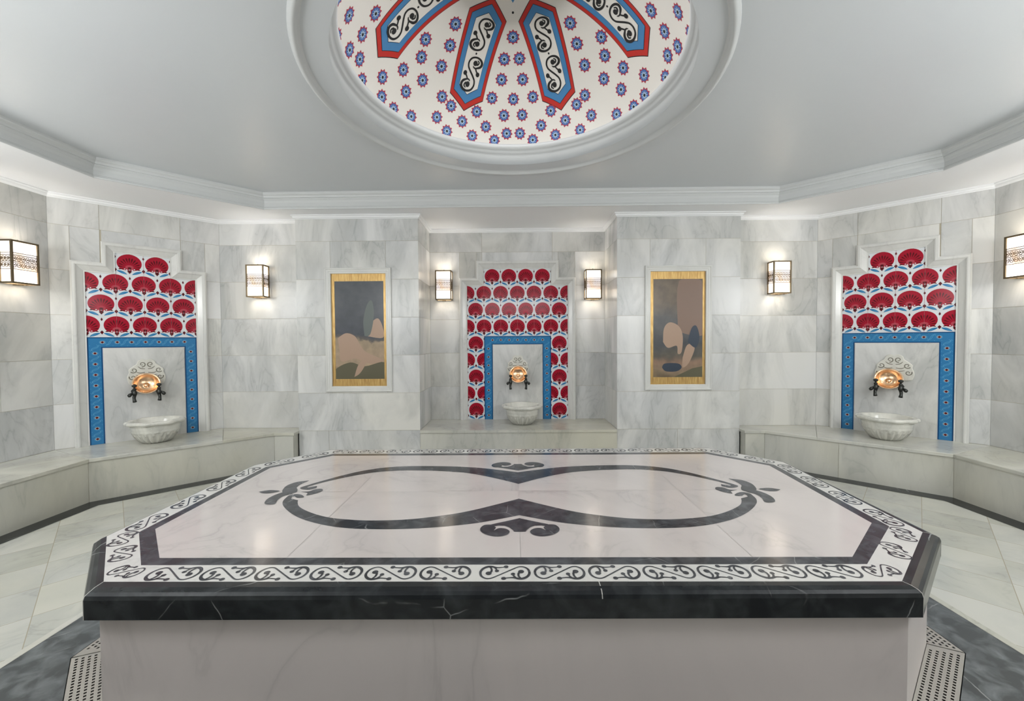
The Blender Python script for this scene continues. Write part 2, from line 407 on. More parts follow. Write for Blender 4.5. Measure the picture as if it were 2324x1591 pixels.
WN, YN, YP, WP, YS, WS, WA, YA = 1.043, 4.83, 4.253, 2.335, 4.404, 3.2486, 4.1216, 3.531
UMID = .6173
def alc_holes(c, w, w2, base):
    f = .088
    return [(c-w-f, base, c+w+f, base+1.6+f), (c-w2-f, base+1.6, c+w2+f, base+1.8+f)]
FR_IN = .088
wall('wall_niche_back', (-WN, YN), (WN, YN), {6: (WN-.42, WN+.42), 5: (WN-.42, WN+.42)}, alc_holes(WN, .6, .4, HB))
wall('wall_niche_left', (-WN, YP), (-WN, YN)); wall('wall_niche_right', (WN, YN), (WN, YP))
for s, side in ((-1, 'left'), (1, 'right')):
    def W(name, a, b, **k):
        if s < 0: return wall(name, a, b, **k)
        return wall(name, (-b[0], b[1]), (-a[0], a[1]), **k)
    lp = WP - WN
    W('wall_pillar_' + side, (-WP, YP), (-WN, YP), cuts={0: (.32,)} if s < 0 else {0: (.64,)}, holes=[(.302 if s < 0 else lp-1.003, .82, 1.003 if s < 0 else lp-.302, 2.045)] if False else [(WP-1.972 if s < 0 else 1.388-WN, .833, WP-1.388 if s < 0 else 1.972-WN, 2.02)])
    W('wall_pillar_side_' + side, (-WP, YS), (-WP, YP))
    W('wall_sconce_' + side, (-WS, YS), (-WP, YS))
    cu = (.33, .915) if s > 0 else (1.2346-.915, 1.2346-.33)
    W('wall_alcove_' + side, (-WA, YA), (-WS, YS), cuts={6: cu, 5: cu}, holes=alc_holes(UMID, .4, .2, HB))
    ys = 1.27
    W('wall_' + side, (-WA, ys), (-WA, YA), cuts={1: (.5, 1.5), 2: (.9, 1.9), 3: (.5, 1.5), 4: (.9,), 5: (.5, 1.5), 6: (.9,)})
    W('wall_rear_alcove_' + side, (-WS, .397), (-WA, ys))
    W('wall_front_' + side, (-1.1, .397), (-WS, .397), cuts={'all': (1.1,)})
    W('wall_passage_' + side, (-1.1, -1.7), (-1.1, .397), cuts={'all': (1.0,)})
wall('wall_passage_end', (1.1, -1.7), (-1.1, -1.7), {'all': (1.1,)})

# ------------------------------------------------------------------ offset of polylines
def offset_poly(pts, d, closed=True):
    n = len(pts); out = []
    for i in range(n):
        p = Vector(pts[i])
        a = Vector(pts[i-1]) if (closed or i > 0) else None
        b = Vector(pts[(i+1) % n]) if (closed or i < n-1) else None
        if a is None: t = (b-p).normalized(); out.append(tuple(p + d*Vector((-t.y, t.x)))); continue
        if b is None: t = (p-a).normalized(); out.append(tuple(p + d*Vector((-t.y, t.x)))); continue
        t1 = (p-a).normalized(); t2 = (b-p).normalized()
        n1 = Vector((-t1.y, t1.x)); n2 = Vector((-t2.y, t2.x))
        k = 1 + n1.dot(n2)
        out.append(tuple(p + d*(n1+n2)/max(k, .15)))
    return out
def sweep(mb, path, prof, closed, mi=0, to3=None):
    """prof: list of (inset along left normal, height) ; path in 2D"""
    to3 = to3 or (lambda x, y, h: (x, y, h))
    rows = []
    for d, h in prof:
        rows.append([to3(x, y, h) for x, y in offset_poly(path, d, closed)])
    n = len(path); m = n if closed else n-1
    for j in range(len(prof)-1):
        for i in range(m):
            a, b = i, (i+1) % n
            mb.face([rows[j][a], rows[j][b], rows[j+1][b], rows[j+1][a]], mi)

# ------------------------------------------------------------------ ceilings and plaster trims
OUT = [(-WP, YS), (-WP, YP), (-WN, YP), (-WN, YN), (WN, YN), (WN, YP), (WP, YP), (WP, YS), (WS, YS), (WA, YA), (WA, 1.27), (WS, .397), (1.1, .397), (1.1, -1.7), (-1.1, -1.7), (-1.1, .397), (-WS, .397), (-WA, 1.27), (-WA, YA), (-WS, YS)]
SOF = [(-3.40, 3.24), (-3.40, 1.56), (-2.55, .80), (2.55, .80), (3.37, 1.56), (3.37, 3.24), (2.56, 4.0), (-2.53, 4.05)]   # counter-clockwise reversed below
def area2(p): return sum(p[i-1][0]*p[i][1]-p[i][0]*p[i-1][1] for i in range(len(p)))
if area2(OUT) < 0: OUT = OUT[::-1]
if area2(SOF) < 0: SOF = SOF[::-1]
# soffit: outer outline with octagonal hole -> bmesh triangle fill
def holed(name, outer, hole, z, mat, parent=None):
    bm = bmesh.new()
    for loop in (outer, hole):
        vs = [bm.verts.new((x, y, z)) for x, y in loop]
        for i in range(len(vs)): bm.edges.new((vs[i-1], vs[i]))
    bmesh.ops.triangle_fill(bm, use_beauty=True, use_dissolve=False, edges=bm.edges)
    for f in bm.faces:
        if f.normal.z > 0: f.normal_flip()
    me = bpy.data.meshes.new(name); bm.to_mesh(me); bm.free(); me.materials.append(mat)
    o = bpy.data.objects.new(name, me); S.collection.objects.link(o)
    if parent: o.parent = parent
    return o
DC = (-.036, 2.43)   # dome centre
ceiling = struct(holed('ceiling', SOF_OUT := [(x*1.02, 2.4+(y-2.4)*1.02) for x, y in SOF], [(DC[0]+1.0*math.cos(2*PI*i/96), DC[1]+1.0*math.sin(2*PI*i/96)) for i in range(96)], ZC, M_ceil))
soffit = holed('soffit', OUT, SOF, ZSOF, M_sof, ceiling)
# cornice around the raised field
mb = MB()
prof = [(-.002, ZSOF-.001), (.004, ZSOF-.006), (.010, ZSOF-.004), (.012, ZSOF+.006), (.006, ZSOF+.010), (.006, ZSOF+.018), (.000, ZSOF+.024), (.000, ZSOF+.062), (.008, ZSOF+.080), (.020, ZSOF+.094), (.020, ZSOF+.102), (.030, ZSOF+.104), (.034, ZSOF+.120), (.046, ZSOF+.130), (.050, ZSOF+.138), (.050, ZC)]
sweep(mb, SOF, prof, True)
struct(mb.build('trim_1', M_trim))
# crown moulding where the walls meet the soffit
mb = MB()
prof = [(0, ZS-.002), (.006, ZS-.002), (.010, ZS+.006), (.018, ZS+.010), (.022, ZS+.024), (.034, ZS+.030), (.034, ZSOF)]
sweep(mb, OUT, prof, True)
struct(mb.build('trim_2', M_crown))
# moulded ring around the dome opening
mb = MB()
ringp = [(1.178, ZC+.001), (1.176, ZC-.010), (1.168, ZC-.012), (1.166, ZC-.020), (1.152, ZC-.024), (1.140, ZC-.018), (1.138, ZC-.006), (1.128, ZC-.004), (1.120, ZC+.004), (1.112, ZC+.004), (1.108, ZC+.012), (1.08, ZC+.022), (1.04, ZC+.044), (1.015, ZC+.072), (1.008, ZC+.088), (1.000, ZC+.090), (.994, ZC+.100), (.980, ZC+.112), (.966, ZC+.120), (.960, ZC+.132), (.958, ZC+.150), (1.0, ZC+.152)]
mb.lathe(ringp, 128, (DC[0], DC[1], 0), smooth=True)
struct(mb.build('trim_3', M_trim))

# ------------------------------------------------------------------ dome with its painted decoration
DR0, DZ0, DZA = 1.0, 2.935, 3.57
DH = DZA-DZ0; RHO = (DR0*DR0+DH*DH)/2/DH; DZC = DZA-RHO
def dome_pt(az, th, off):      # th: polar angle, az measured from +Y
    r = (RHO-off)*math.sin(th)
    return (DC[0]+r*math.sin(az), DC[1]+r*math.cos(az), DZC+(RHO-off)*math.cos(th))
def dome_plan(x, y, off):      # x,y plan offsets from centre
    r = math.hypot(x, y); th = math.asin(min(.999, r/RHO)); az = math.atan2(x, y)
    return dome_pt(az, th, off)
mb = MB()
tm = math.asin(DR0/RHO)
n = 96; rows = 24
mb.add([dome_pt(2*PI*i/n, tm*(j+.0001)/rows, 0) for j in range(rows+1) for i in range(n)],
       [(j*n+i, j*n+(i+1) % n, (j+1)*n+(i+1) % n, (j+1)*n+i) for j in range(rows) for i in range(n)], 0, True)
def hexgrid(az, hw, s0, t0, s1, t1, off, mi):
    """long hexagon in plan: inner tip t0, inner shoulder s0, outer shoulder s1, outer tip t1"""
    ca, sa = math.cos(az), math.sin(az); nx, ny = 10, 18
    xs = [-hw+2*hw*i/nx for i in range(nx+1)]
    g = []
    for x in xs:
        k = abs(x)/hw; lo = t0+(s0-t0)*k; hi = t1+(s1-t1)*k
        g.append([dome_plan(x*ca+(lo+(hi-lo)*j/ny)*sa, -x*sa+(lo+(hi-lo)*j/ny)*ca, off) for j in range(ny+1)])
    for i in range(nx):
        for j in range(ny): mb.face([g[i][j], g[i+1][j], g[i+1][j+1], g[i][j+1]], mi)
SC = curl_polys()
for k in range(7):
    az = (k+.5)*2*PI/7 - .008
    hexgrid(az, .1345, .372, .275, .822, .890, .0008, 6)
    hexgrid(az, .1315, .375, .280, .819, .886, .0014, 1)
    hexgrid(az, .110, .392, .312, .803, .860, .0020, 6)
    hexgrid(az, .1075, .393, .315, .801, .857, .0026, 2)
    hexgrid(az, .074, .415, .365, .778, .818, .0032, 6)
    hexgrid(az, .072, .417, .368, .776, .815, .0038, 0)
    ca, sa = math.cos(az), math.sin(az)
    for cy_, ys_ in ((.495, .92), (.712, .86)):
        for i_, q in enumerate(SC):
            pts = []
            for a, b in q:
                lx = a*1.0; ly = cy_ + b*ys_
                pts.append(dome_plan(lx*ca+ly*sa, -lx*sa+ly*ca, .0046+i_*1e-5))
            mb.face(pts, 3)
    for r_, sz in ((.606, .0065),):
        mb.face([dome_plan(x*ca+y*sa, -x*sa+y*ca, .0046) for x, y in disc(0, r_, sz, 8)], 3)
    a2 = k*2*PI/7
    mb.face([dome_plan(.342*math.sin(a2)+x, .342*math.cos(a2)+y, .001) for x, y in disc(0, 0, .008, 8)], 3)
def starp(r1, r2, n, ph=0):
    return [((r1 if i % 2 == 0 else r2)*math.cos(PI*i/n+ph), (r1 if i % 2 == 0 else r2)*math.sin(PI*i/n+ph)) for i in range(2*n)]
def put_star(az, r, rs=.050):
    th = math.asin(r/RHO); ph = random.random()
    def mp(poly, off, mi):
        c = dome_pt(az, th, off)
        P = [dome_pt(az + a/(RHO*math.sin(th)), th + b/RHO, off) for a, b in poly]
        n = len(P); mb.add([c]+P, [(0, 1+i, 1+(i+1) % n) for i in range(n)], mi)
    mp(starp(rs, rs*.74, 10, ph), .0010, 4)
    mp(starp(rs*.76, rs*.62, 10, ph), .0018, 5)
    mp(starp(rs*.60, rs*.26, 10, ph+.3), .0026, 7)
    mp(disc(0, 0, rs*.20, 8), .0034, 3)
deg = math.radians
sec0 = [(0, .484), (-6.2, .608), (4.4, .605), (-7.2, .716), (5.8, .715), (-12.0, .81), (0, .81), (11.0, .806), (-5.0, .884), (4.6, .882), (-3.4, .955), (3.2, .955), (-14.0, .935), (14.0, .932), (-9.4, .981), (9.4, .981)]
left = [(-60.5, .677), (-44.9, .626), (-44.6, .738), (-51.5, .837), (-38.9, .861), (-57.4, .912), (-71, .925), (-63.1, .849), (-57.4, .755), (-48.8, .515), (-33.2, .884), (-39, .944), (-51.3, .978), (-67.7, .977), (-79.6, .983), (-85.2, .946), (-32.9, .979), (-60.5, .986), (-26.2, .931), (-19.4, .88), (-20.4, .975)]
for a, r in sec0: put_star(deg(a), r)
for a, r in left: put_star(deg(a), r); put_star(deg(-a+random.uniform(-.6, .6)), r)
upl = [(-102.2, .916), (-92.2, .805), (-101, .982), (-90.6, .891), (-110.0, .84), (-103.5, .73), (-99.5, .60), (-113, .95), (-108, .66), (-92, .96), (-118, .90), (-118, .98), (-95, .70)]
for a, r in upl: put_star(deg(a), r); put_star(deg(-a), r)
for k in (3, 4):
    for a, r in left[:10]:
        put_star(deg(a-51.43*(k-1)), r)
# centre flower
for r1, r2, off, mi in ((.285, .17, .0008, 2), (.255, .15, .0016, 0), (.20, .12, .0024, 1), (.16, .10, .003, 0)):
    P = [dome_plan((r1 if i % 2 == 0 else r2)*math.sin(PI*i/7), (r1 if i % 2 == 0 else r2)*math.cos(PI*i/7), off) for i in range(14)]
    mb.add([dome_plan(0, .0001, off)]+P, [(0, 1+i, 1+(i+1) % 14) for i in range(14)], mi)
dome = mb.build('dome', [M_cream, M_red, M_blue, M_blob, M_rim, M_blue2, M_blob, M_lblue], ceiling, fix=False)
struct(dome)

# ------------------------------------------------------------------ floor
R0, R1, RY0, RY1 = -2.112, 2.042, 1.02, 3.42
mb = MB()
for a, b, c, d in ((-4.4, -2, 4.4, RY0), (-4.4, RY1, 4.4, 5.1), (-4.4, RY0, R0, RY1), (R1, RY0, 4.4, RY1)):
    mb.face([(a, b, 0), (c, b, 0), (c, d, 0), (a, d, 0)])
floor = struct(mb.build('floor', M_floor, fix=False))
mb = MB()
frame_w = .035
o_ = [(R0-frame_w, RY0-frame_w), (R1+frame_w, RY0-frame_w), (R1+frame_w, RY1+frame_w), (R0-frame_w, RY1+frame_w)]
i_ = [(R0, RY0), (R1, RY0), (R1, RY1), (R0, RY1)]
for k in range(4): mb.face([(*o_[k], .0012), (*o_[(k+1) % 4], .0012), (*i_[(k+1) % 4], .0012), (*i_[k], .0012)])
mb.build('floor_edging', M_bench, floor)

# ------------------------------------------------------------------ marble platform
ZT = .475
PO = [(-1.474, 1.306), (1.296, 1.309), (1.745, 1.681), (1.785, 2.715), (1.447, 3.090), (-1.462, 3.090), (-1.814, 2.70), (-1.814, 1.660)]   # ccw
RG1 = [(-1.474, 1.374), (1.276, 1.362), (1.699, 1.712), (1.765, 2.705), (1.437, 3.068), (-1.452, 3.068), (-1.797, 2.69), (-1.797, 1.703)]
RG2 = [(-1.439, 1.477), (1.250, 1.468), (1.607, 1.766), (1.668, 2.650), (1.372, 2.955), (-1.388, 2.955), (-1.697, 2.650), (-1.692, 1.739)]
RG3 = [(-1.414, 1.527), (1.238, 1.518), (1.560, 1.800), (1.626, 2.630), (1.352, 2.905), (-1.368, 2.905), (-1.655, 2.630), (-1.646, 1.768)]
plat = thing('marble_platform', 'large octagonal marble massage platform with black scroll inlay under the painted dome', 'platform', (0, 2.2, 0))
OX, OY = 0, 2.2
loc = lambda p: (p[0]-OX, p[1]-OY)
PB = offset_poly(PO, .036)
mb = MB()
n = 8
pb = [loc(p) for p in PB]
for k in range(8):   # cladding slabs, one island per side, front in two pieces
    a, b = pb[k], pb[(k+1) % 8]
    mb.face([(*a, -.04), (*b, -.04), (*b, .388), (*a, .388)])
base = mb.build('base', M_base, plat, fix=False)
mb = MB()
def ring(mb, A, za, B, zb, mi=0, gap=0):
    for k in range(len(A)):
        k2 = (k+1) % len(A)
        mb.face([(*loc(A[k]), za), (*loc(A[k2]), za), (*loc(B[k2]), zb), (*loc(B[k]), zb)], mi)
E1 = offset_poly(PO, .004); E2 = offset_poly(PO, .014)
def lerp(A, B, t): return [(a[0]+(b[0]-a[0])*t, a[1]+(b[1]-a[1])*t) for a, b in zip(A, B)]
ring(mb, PB, .386, PO, .386); ring(mb, PO, .386, PO, .452); ring(mb, PO, .452, E1, .464); ring(mb, E1, .464, E2, .471)
E3 = [tuple(Vector(a)+ (Vector(b)-Vector(a))*min(.45, .022/max(.001, (Vector(b)-Vector(a)).length))) for a, b in zip(E2, RG1)]
ring(mb, E2, .471, E3, ZT); ring(mb, E3, ZT, RG1, ZT)
edge = mb.build('edge_slab', M_dark, plat)
# pale joints in the dark edge
mb = MB()
for x in (.244,):
    y0 = 1.3085-OY
    for (a, za), (b, zb) in zip([(0, .386), (-.0, .452), (.004, .464), (.014, .471), (.036, ZT)], [(-.0, .452), (.004, .464), (.014, .471), (.036, ZT), (.06, ZT)]):
        mb.face([(x-.0015, y0+a-.0006, za+.0004), (x+.0015, y0+a-.0006, za+.0004), (x+.0015, y0+b-.0006, zb+.0004), (x-.0015, y0+b-.0006, zb+.0004)])
mb.build('edge_joint', M_grout2, edge)
for k in range(8):
    mb = MB()
    ch = [Vector(loc(P[k])) for P in (PO, PO, E1, E2, E3, RG1)]; zs_ = [.386, .452, .464, .471, ZT, ZT]
    t = (ch[5]-ch[0]).normalized(); nn = Vector((-t.y, t.x))*.0013
    for q in range(5):
        o0, o1 = ch[q]-t*.0007, ch[q+1]-t*.0007
        mb.face([(*(o0-nn), zs_[q]+.0005), (*(o0+nn), zs_[q]+.0005), (*(o1+nn), zs_[q+1]+.0005), (*(o1-nn), zs_[q+1]+.0005)])
    mb.build('edge_joint', M_grout2, edge, fix=False)
mb = MB()
for k in range(8): # mitred frieze pieces
    k2 = (k+1) % 8
    mb.face([(*loc(RG1[k]), ZT), (*loc(RG1[k2]), ZT), (*loc(RG2[k2]), ZT), (*loc(RG2[k]), ZT)], 0)
def placed_scrolls(polys, c, ang, sx=1, sy=1, z=ZT+.0005):
    ca, sa = math.cos(ang), math.sin(ang)
    for i_, q in enumerate(polys):
        mb.face([(c[0]+a*sx*ca-b*sy*sa-OX, c[1]+a*sx*sa+b*sy*ca-OY, z+i_*5e-6) for a, b in q], 1)
SP = scroll_polys(1, 1, 1); 
for k in range(8):
    k2 = (k+1) % 8
    a = (Vector(RG1[k])+Vector(RG2[k]))/2; b = (Vector(RG1[k2])+Vector(RG2[k2]))/2
    L = (b-a).length; ang = math.atan2(b.y-a.y, b.x-a.x)
    if k == 0:
        for i in range(13):
            x = -1.262+.195*i + (.012 if i > 5 else 0) - (.0 if i > 5 else .006)
            placed_scrolls(SP, (x, 1.421), 0, 1, (-1 if i < 6 or i > 8 else 1))
        continue
    if k in (1, 7):
        # three motifs, the first one in the front corner
        s, e = (a, b) if k == 1 else (b, a)
        for i in range(3):
            p = s + (e-s)*((.035, .46, .86)[i]) + Vector(((.012 if k == 7 else -.012), 0) if i == 0 else (0, 0))
            q_ = ang if k == 1 else ang+PI
            placed_scrolls(SP, p, q_ + ((-.5, .5, .35)[i] if k == 1 else (.6, -.15, -.35)[i]), (.68 if i == 0 else .74), (.8 if i == 0 else .86))
        continue
    m_ = max(1, int(L/.194)); w_ = L/m_
    for i in range(m_):
        p = a + (b-a)*((i+.5)/m_)
        placed_scrolls(SP, p, ang, min(1, w_/.2), .92, ZT+.0005)
mb.build('scroll_frieze', [M_frieze, M_dark2], plat, fix=False)
mb = MB()
ring(mb, RG2, ZT, RG3, ZT)
mb.build('inner_band', M_dark2, plat, fix=False)
# polished top in slabs
mb = MB()
XC = -.022; YM = 2.207
jx = [-.922, XC, .86]
xs = [-9]+jx+[9]
for i in range(4):
    for (y0, y1) in ((0, YM), (YM, 9)):
        q = clip(RG3, xs[i]+.0007, y0+.0007, xs[i+1]-.0007, y1-.0007)
        mb.face([(*loc(p), ZT) for p in q])
mb.face([(*loc(p), ZT-.0012) for p in RG3], 1)
top = mb.build('top_panel', [M_top, M_grout2], plat, fix=False)
# big inlay : built for the left half, mirrored across XC
mb = MB()
LZ = [0]
def inl(poly, both=True):
    z_ = ZT+.0006+LZ[0]; LZ[0] += 3e-6
    mb.face([(*loc(p), z_) for p in poly])
    mb.face([(*loc((2*XC-p[0], p[1])), z_) for p in poly][::-1])
def band(A, B):
    A = catmull(A, 6); B = catmull(B, 6); n = 60
    def res(P):
        L = [0]
        for i in range(1, len(P)): L.append(L[-1]+math.dist(P[i], P[i-1]))
        out = []; j = 0
        for k in range(n+1):
            t = L[-1]*k/n
            while j < len(P)-2 and L[j+1] < t: j += 1
            u = (t-L[j])/max(1e-9, L[j+1]-L[j]); out.append((P[j][0]+(P[j+1][0]-P[j][0])*u, P[j][1]+(P[j+1][1]-P[j][1])*u))
        return out
    A, B = res(A), res(B)
    for i in range(n): inl([A[i], A[i+1], B[i+1], B[i]])
fi = [(XC, 2.094), (-.150, 2.012), (-.261, 1.946), (-.368, 1.900), (-.526, 1.856), (-.686, 1.843), (-.798, 1.851), (-.92, 1.877), (-1.03, 1.93), (-1.125, 2.0), (-1.17, 2.065), (-1.178, 2.085)]
fo = [(XC, 1.894), (-.194, 1.821), (-.349, 1.782), (-.502, 1.761), (-.657, 1.757), (-.792, 1.769), (-.913, 1.802), (-1.036, 1.860), (-1.133, 1.931), (-1.216, 2.015), (-1.252, 2.076), (-1.262, 2.125)]
band(fo, fi)
band([(-1.262, 2.125), (-1.262, 2.155), (-1.235, 2.172), (-1.20, 2.160), (-1.172, 2.135)], [(-1.225, 2.10), (-1.232, 2.128), (-1.225, 2.138), (-1.20, 2.118), (-1.168, 2.120)])
bo = [(XC, 2.518), (-.257, 2.604), (-.42, 2.637), (-.571, 2.650), (-.74, 2.652), (-.881, 2.628), (-1.0, 2.572), (-1.091, 2.494), (-1.162, 2.412), (-1.222, 2.335), (-1.255, 2.285)]
bi = [(XC, 2.312), (-.171, 2.418), (-.322, 2.500), (-.44, 2.535), (-.60, 2.560), (-.781, 2.565), (-.926, 2.530), (-1.017, 2.482), (-1.10, 2.420), (-1.174, 2.352), (-1.215, 2.300)]
band(bo, bi)
band([(-1.255, 2.285), (-1.262, 2.262), (-1.238, 2.242), (-1.198, 2.236), (-1.168, 2.262)], [(-1.215, 2.30), (-1.228, 2.275), (-1.218, 2.268), (-1.205, 2.278), (-1.180, 2.292)])
inl(catmull([(-1.272, 2.385), (-1.335, 2.356), (-1.358, 2.30), (-1.345, 2.235), (-1.322, 2.195), (-1.280, 2.172), (-1.248, 2.195), (-1.262, 2.235), (-1.285, 2.270), (-1.290, 2.32), (-1.272, 2.385)], 4)[:-1])
LZ[0] += .0001
inl(catmull([(-1.322, 2.200), (-1.345, 2.155), (-1.350, 2.10), (-1.330, 2.045), (-1.300, 2.03), (-1.272, 2.038), (-1.288, 2.09), (-1.288, 2.14), (-1.258, 2.178), (-1.285, 2.205), (-1.322, 2.200)], 4)[:-1])
inl(catmull([(-1.462, 2.205), (-1.425, 2.228), (-1.385, 2.228), (-1.350, 2.214), (-1.385, 2.186), (-1.425, 2.184), (-1.462, 2.205)], 4)[:-1])
inl(catmull([(-1.228, 2.205), (-1.185, 2.208), (-1.165, 2.240), (-1.130, 2.245), (-1.112, 2.215), (-1.128, 2.180), (-1.168, 2.150), (-1.180, 2.185), (-1.228, 2.205)], 4)[:-1])
for fy in (1, -1):
    Y_ = (lambda y: y) if fy == 1 else (lambda y: 2*YM-y)
    inl([(x, Y_(y)) for x, y in [(XC, 1.860), (-.09, 1.826), (-.150, 1.798), (-.142, 1.778), (-.118, 1.786), (-.090, 1.784), (-.068, 1.768), (-.052, 1.742), (-.047, 1.728), (XC, 1.728)]])
    inl([(x, Y_(y)) for x, y in catmull([(-.150, 1.796), (-.180, 1.792), (-.196, 1.762), (-.190, 1.728), (-.160, 1.698), (-.115, 1.685), (-.078, 1.700), (-.066, 1.730), (-.085, 1.756), (-.115, 1.760), (-.135, 1.740), (-.128, 1.768), (-.150, 1.796)], 4)[:-1]])
mb.build('scroll_inlay', M_dark2, top, fix=False)

# ------------------------------------------------------------------ dark stone border, drain channel, grates
GO = offset_poly(PO, -.075)     # outer edge of grates
GI = offset_poly(PO, .040)      # inner edge, against the base
mb = MB()
cor = [(R0, RY0), (R1, RY0), (R1, RY1), (R0, RY1)]
g = GO
z = 0
F = lambda *ps: mb.face([(p[0], p[1], z) for p in ps])
F(cor[0], cor[1], g[1], g[0]); F(cor[1], (R1, g[2][1]), g[2], g[1]); F((R1, g[2][1]), (R1, g[3][1]), g[3], g[2]); F((R1, g[3][1]), cor[2], g[4], g[3])
F(cor[2], cor[3], g[5], g[4]); F(cor[3], (R0, g[6][1]), g[6], g[5]); F((R0, g[6][1]), (R0, g[7][1]), g[7], g[6]); F((R0, g[7][1]), cor[0], g[0], g[7])
for k in range(8):
    k2 = (k+1) % 8
    mb.face([(*g[k], 0), (*g[k2], 0), (*g[k2], -.06), (*g[k], -.06)], 0)
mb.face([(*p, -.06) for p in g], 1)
mb.build('floor_border', [M_darkfl, M_black], floor, fix=False)
gl = {7: 'perforated steel drain grate along the front left corner of the platform', 6: 'perforated steel drain grate along the left side of the platform',
      1: 'perforated steel drain grate along the front right corner of the platform', 2: 'perforated steel drain grate along the right side of the platform',
      0: 'long perforated steel drain grate under the front face of the platform', 4: 'long perforated steel drain grate behind the platform',
      5: 'perforated steel drain grate at the back left corner of the platform', 3: 'perforated steel drain grate at the back right corner of the platform'}
for k in range(8):
    k2 = (k+1) % 8
    O0, O1, I0, I1 = [Vector(p) for p in (GO[k], GO[k2], GI[k], GI[k2])]
    t = (O1-O0).normalized(); nn = Vector((-t.y, t.x)); W_ = (I0-O0).dot(nn)
    xl = lambda y: (I0-O0).dot(t)*y/W_ + .003
    xr = lambda y: (O1-O0).length + ((I1-O1).dot(t))*y/W_ - .003
    gt = thing('drain_grate', gl[k], 'drain grate', ((O0.x+O1.x)/2, (O0.y+O1.y)/2, 0), 0, 'steel drain grates around the platform')
    cx_, cy_ = (O0+O1)/2
    mb = MB()
    Q = lambda x, y, z=0: (O0.x+t.x*x+nn.x*y-cx_, O0.y+t.y*x+nn.y*y-cy_, z)
    y0, y1 = .003, W_-.006
    rows_ = 5; pitch = .019; st_ = y0+.012
    ys_ = [y0]
    for r_ in range(rows_): ys_ += [st_+r_*pitch, st_+r_*pitch+.0085]
    ys_.append(y1)
    for j in range(len(ys_)-1):
        a, b = ys_[j], ys_[j+1]
        if j % 2 == 0:
            mb.face([Q(xl(a), a), Q(xr(a), a), Q(xr(b), b), Q(xl(b), b)])
        else:
            lo = max(xl(a), xl(b))+.012; hi = min(xr(a), xr(b))-.012
            cnt = int((hi-lo)/.0185); x = lo; prev = None
            mb.face([Q(xl(a), a), Q(x, a), Q(x, b), Q(xl(b), b)])
            for c_ in range(cnt):
                x0_ = lo+c_*.0185+.0095
                mb.face([Q(x0_, a), Q(x0_+.009, a), Q(x0_+.009, b), Q(x0_, b)])
                x = x0_+.009
            mb.face([Q(x, a), Q(xr(a), a), Q(xr(b), b), Q(x, b)])
    mb.build('perforated_plate', M_steel, gt, fix=False)
    mb = MB()
    for yy in (y0, y1):
        mb.face([Q(xl(yy), yy), Q(xr(yy), yy), Q(xr(yy), yy, -.02), Q(xl(yy), yy, -.02)])
    for f_ in (xl, xr): mb.face([Q(f_(y0), y0), Q(f_(y1), y1), Q(f_(y1), y1, -.02), Q(f_(y0), y0, -.02)])
    mb.build('rim', M_steel, gt, fix=False)

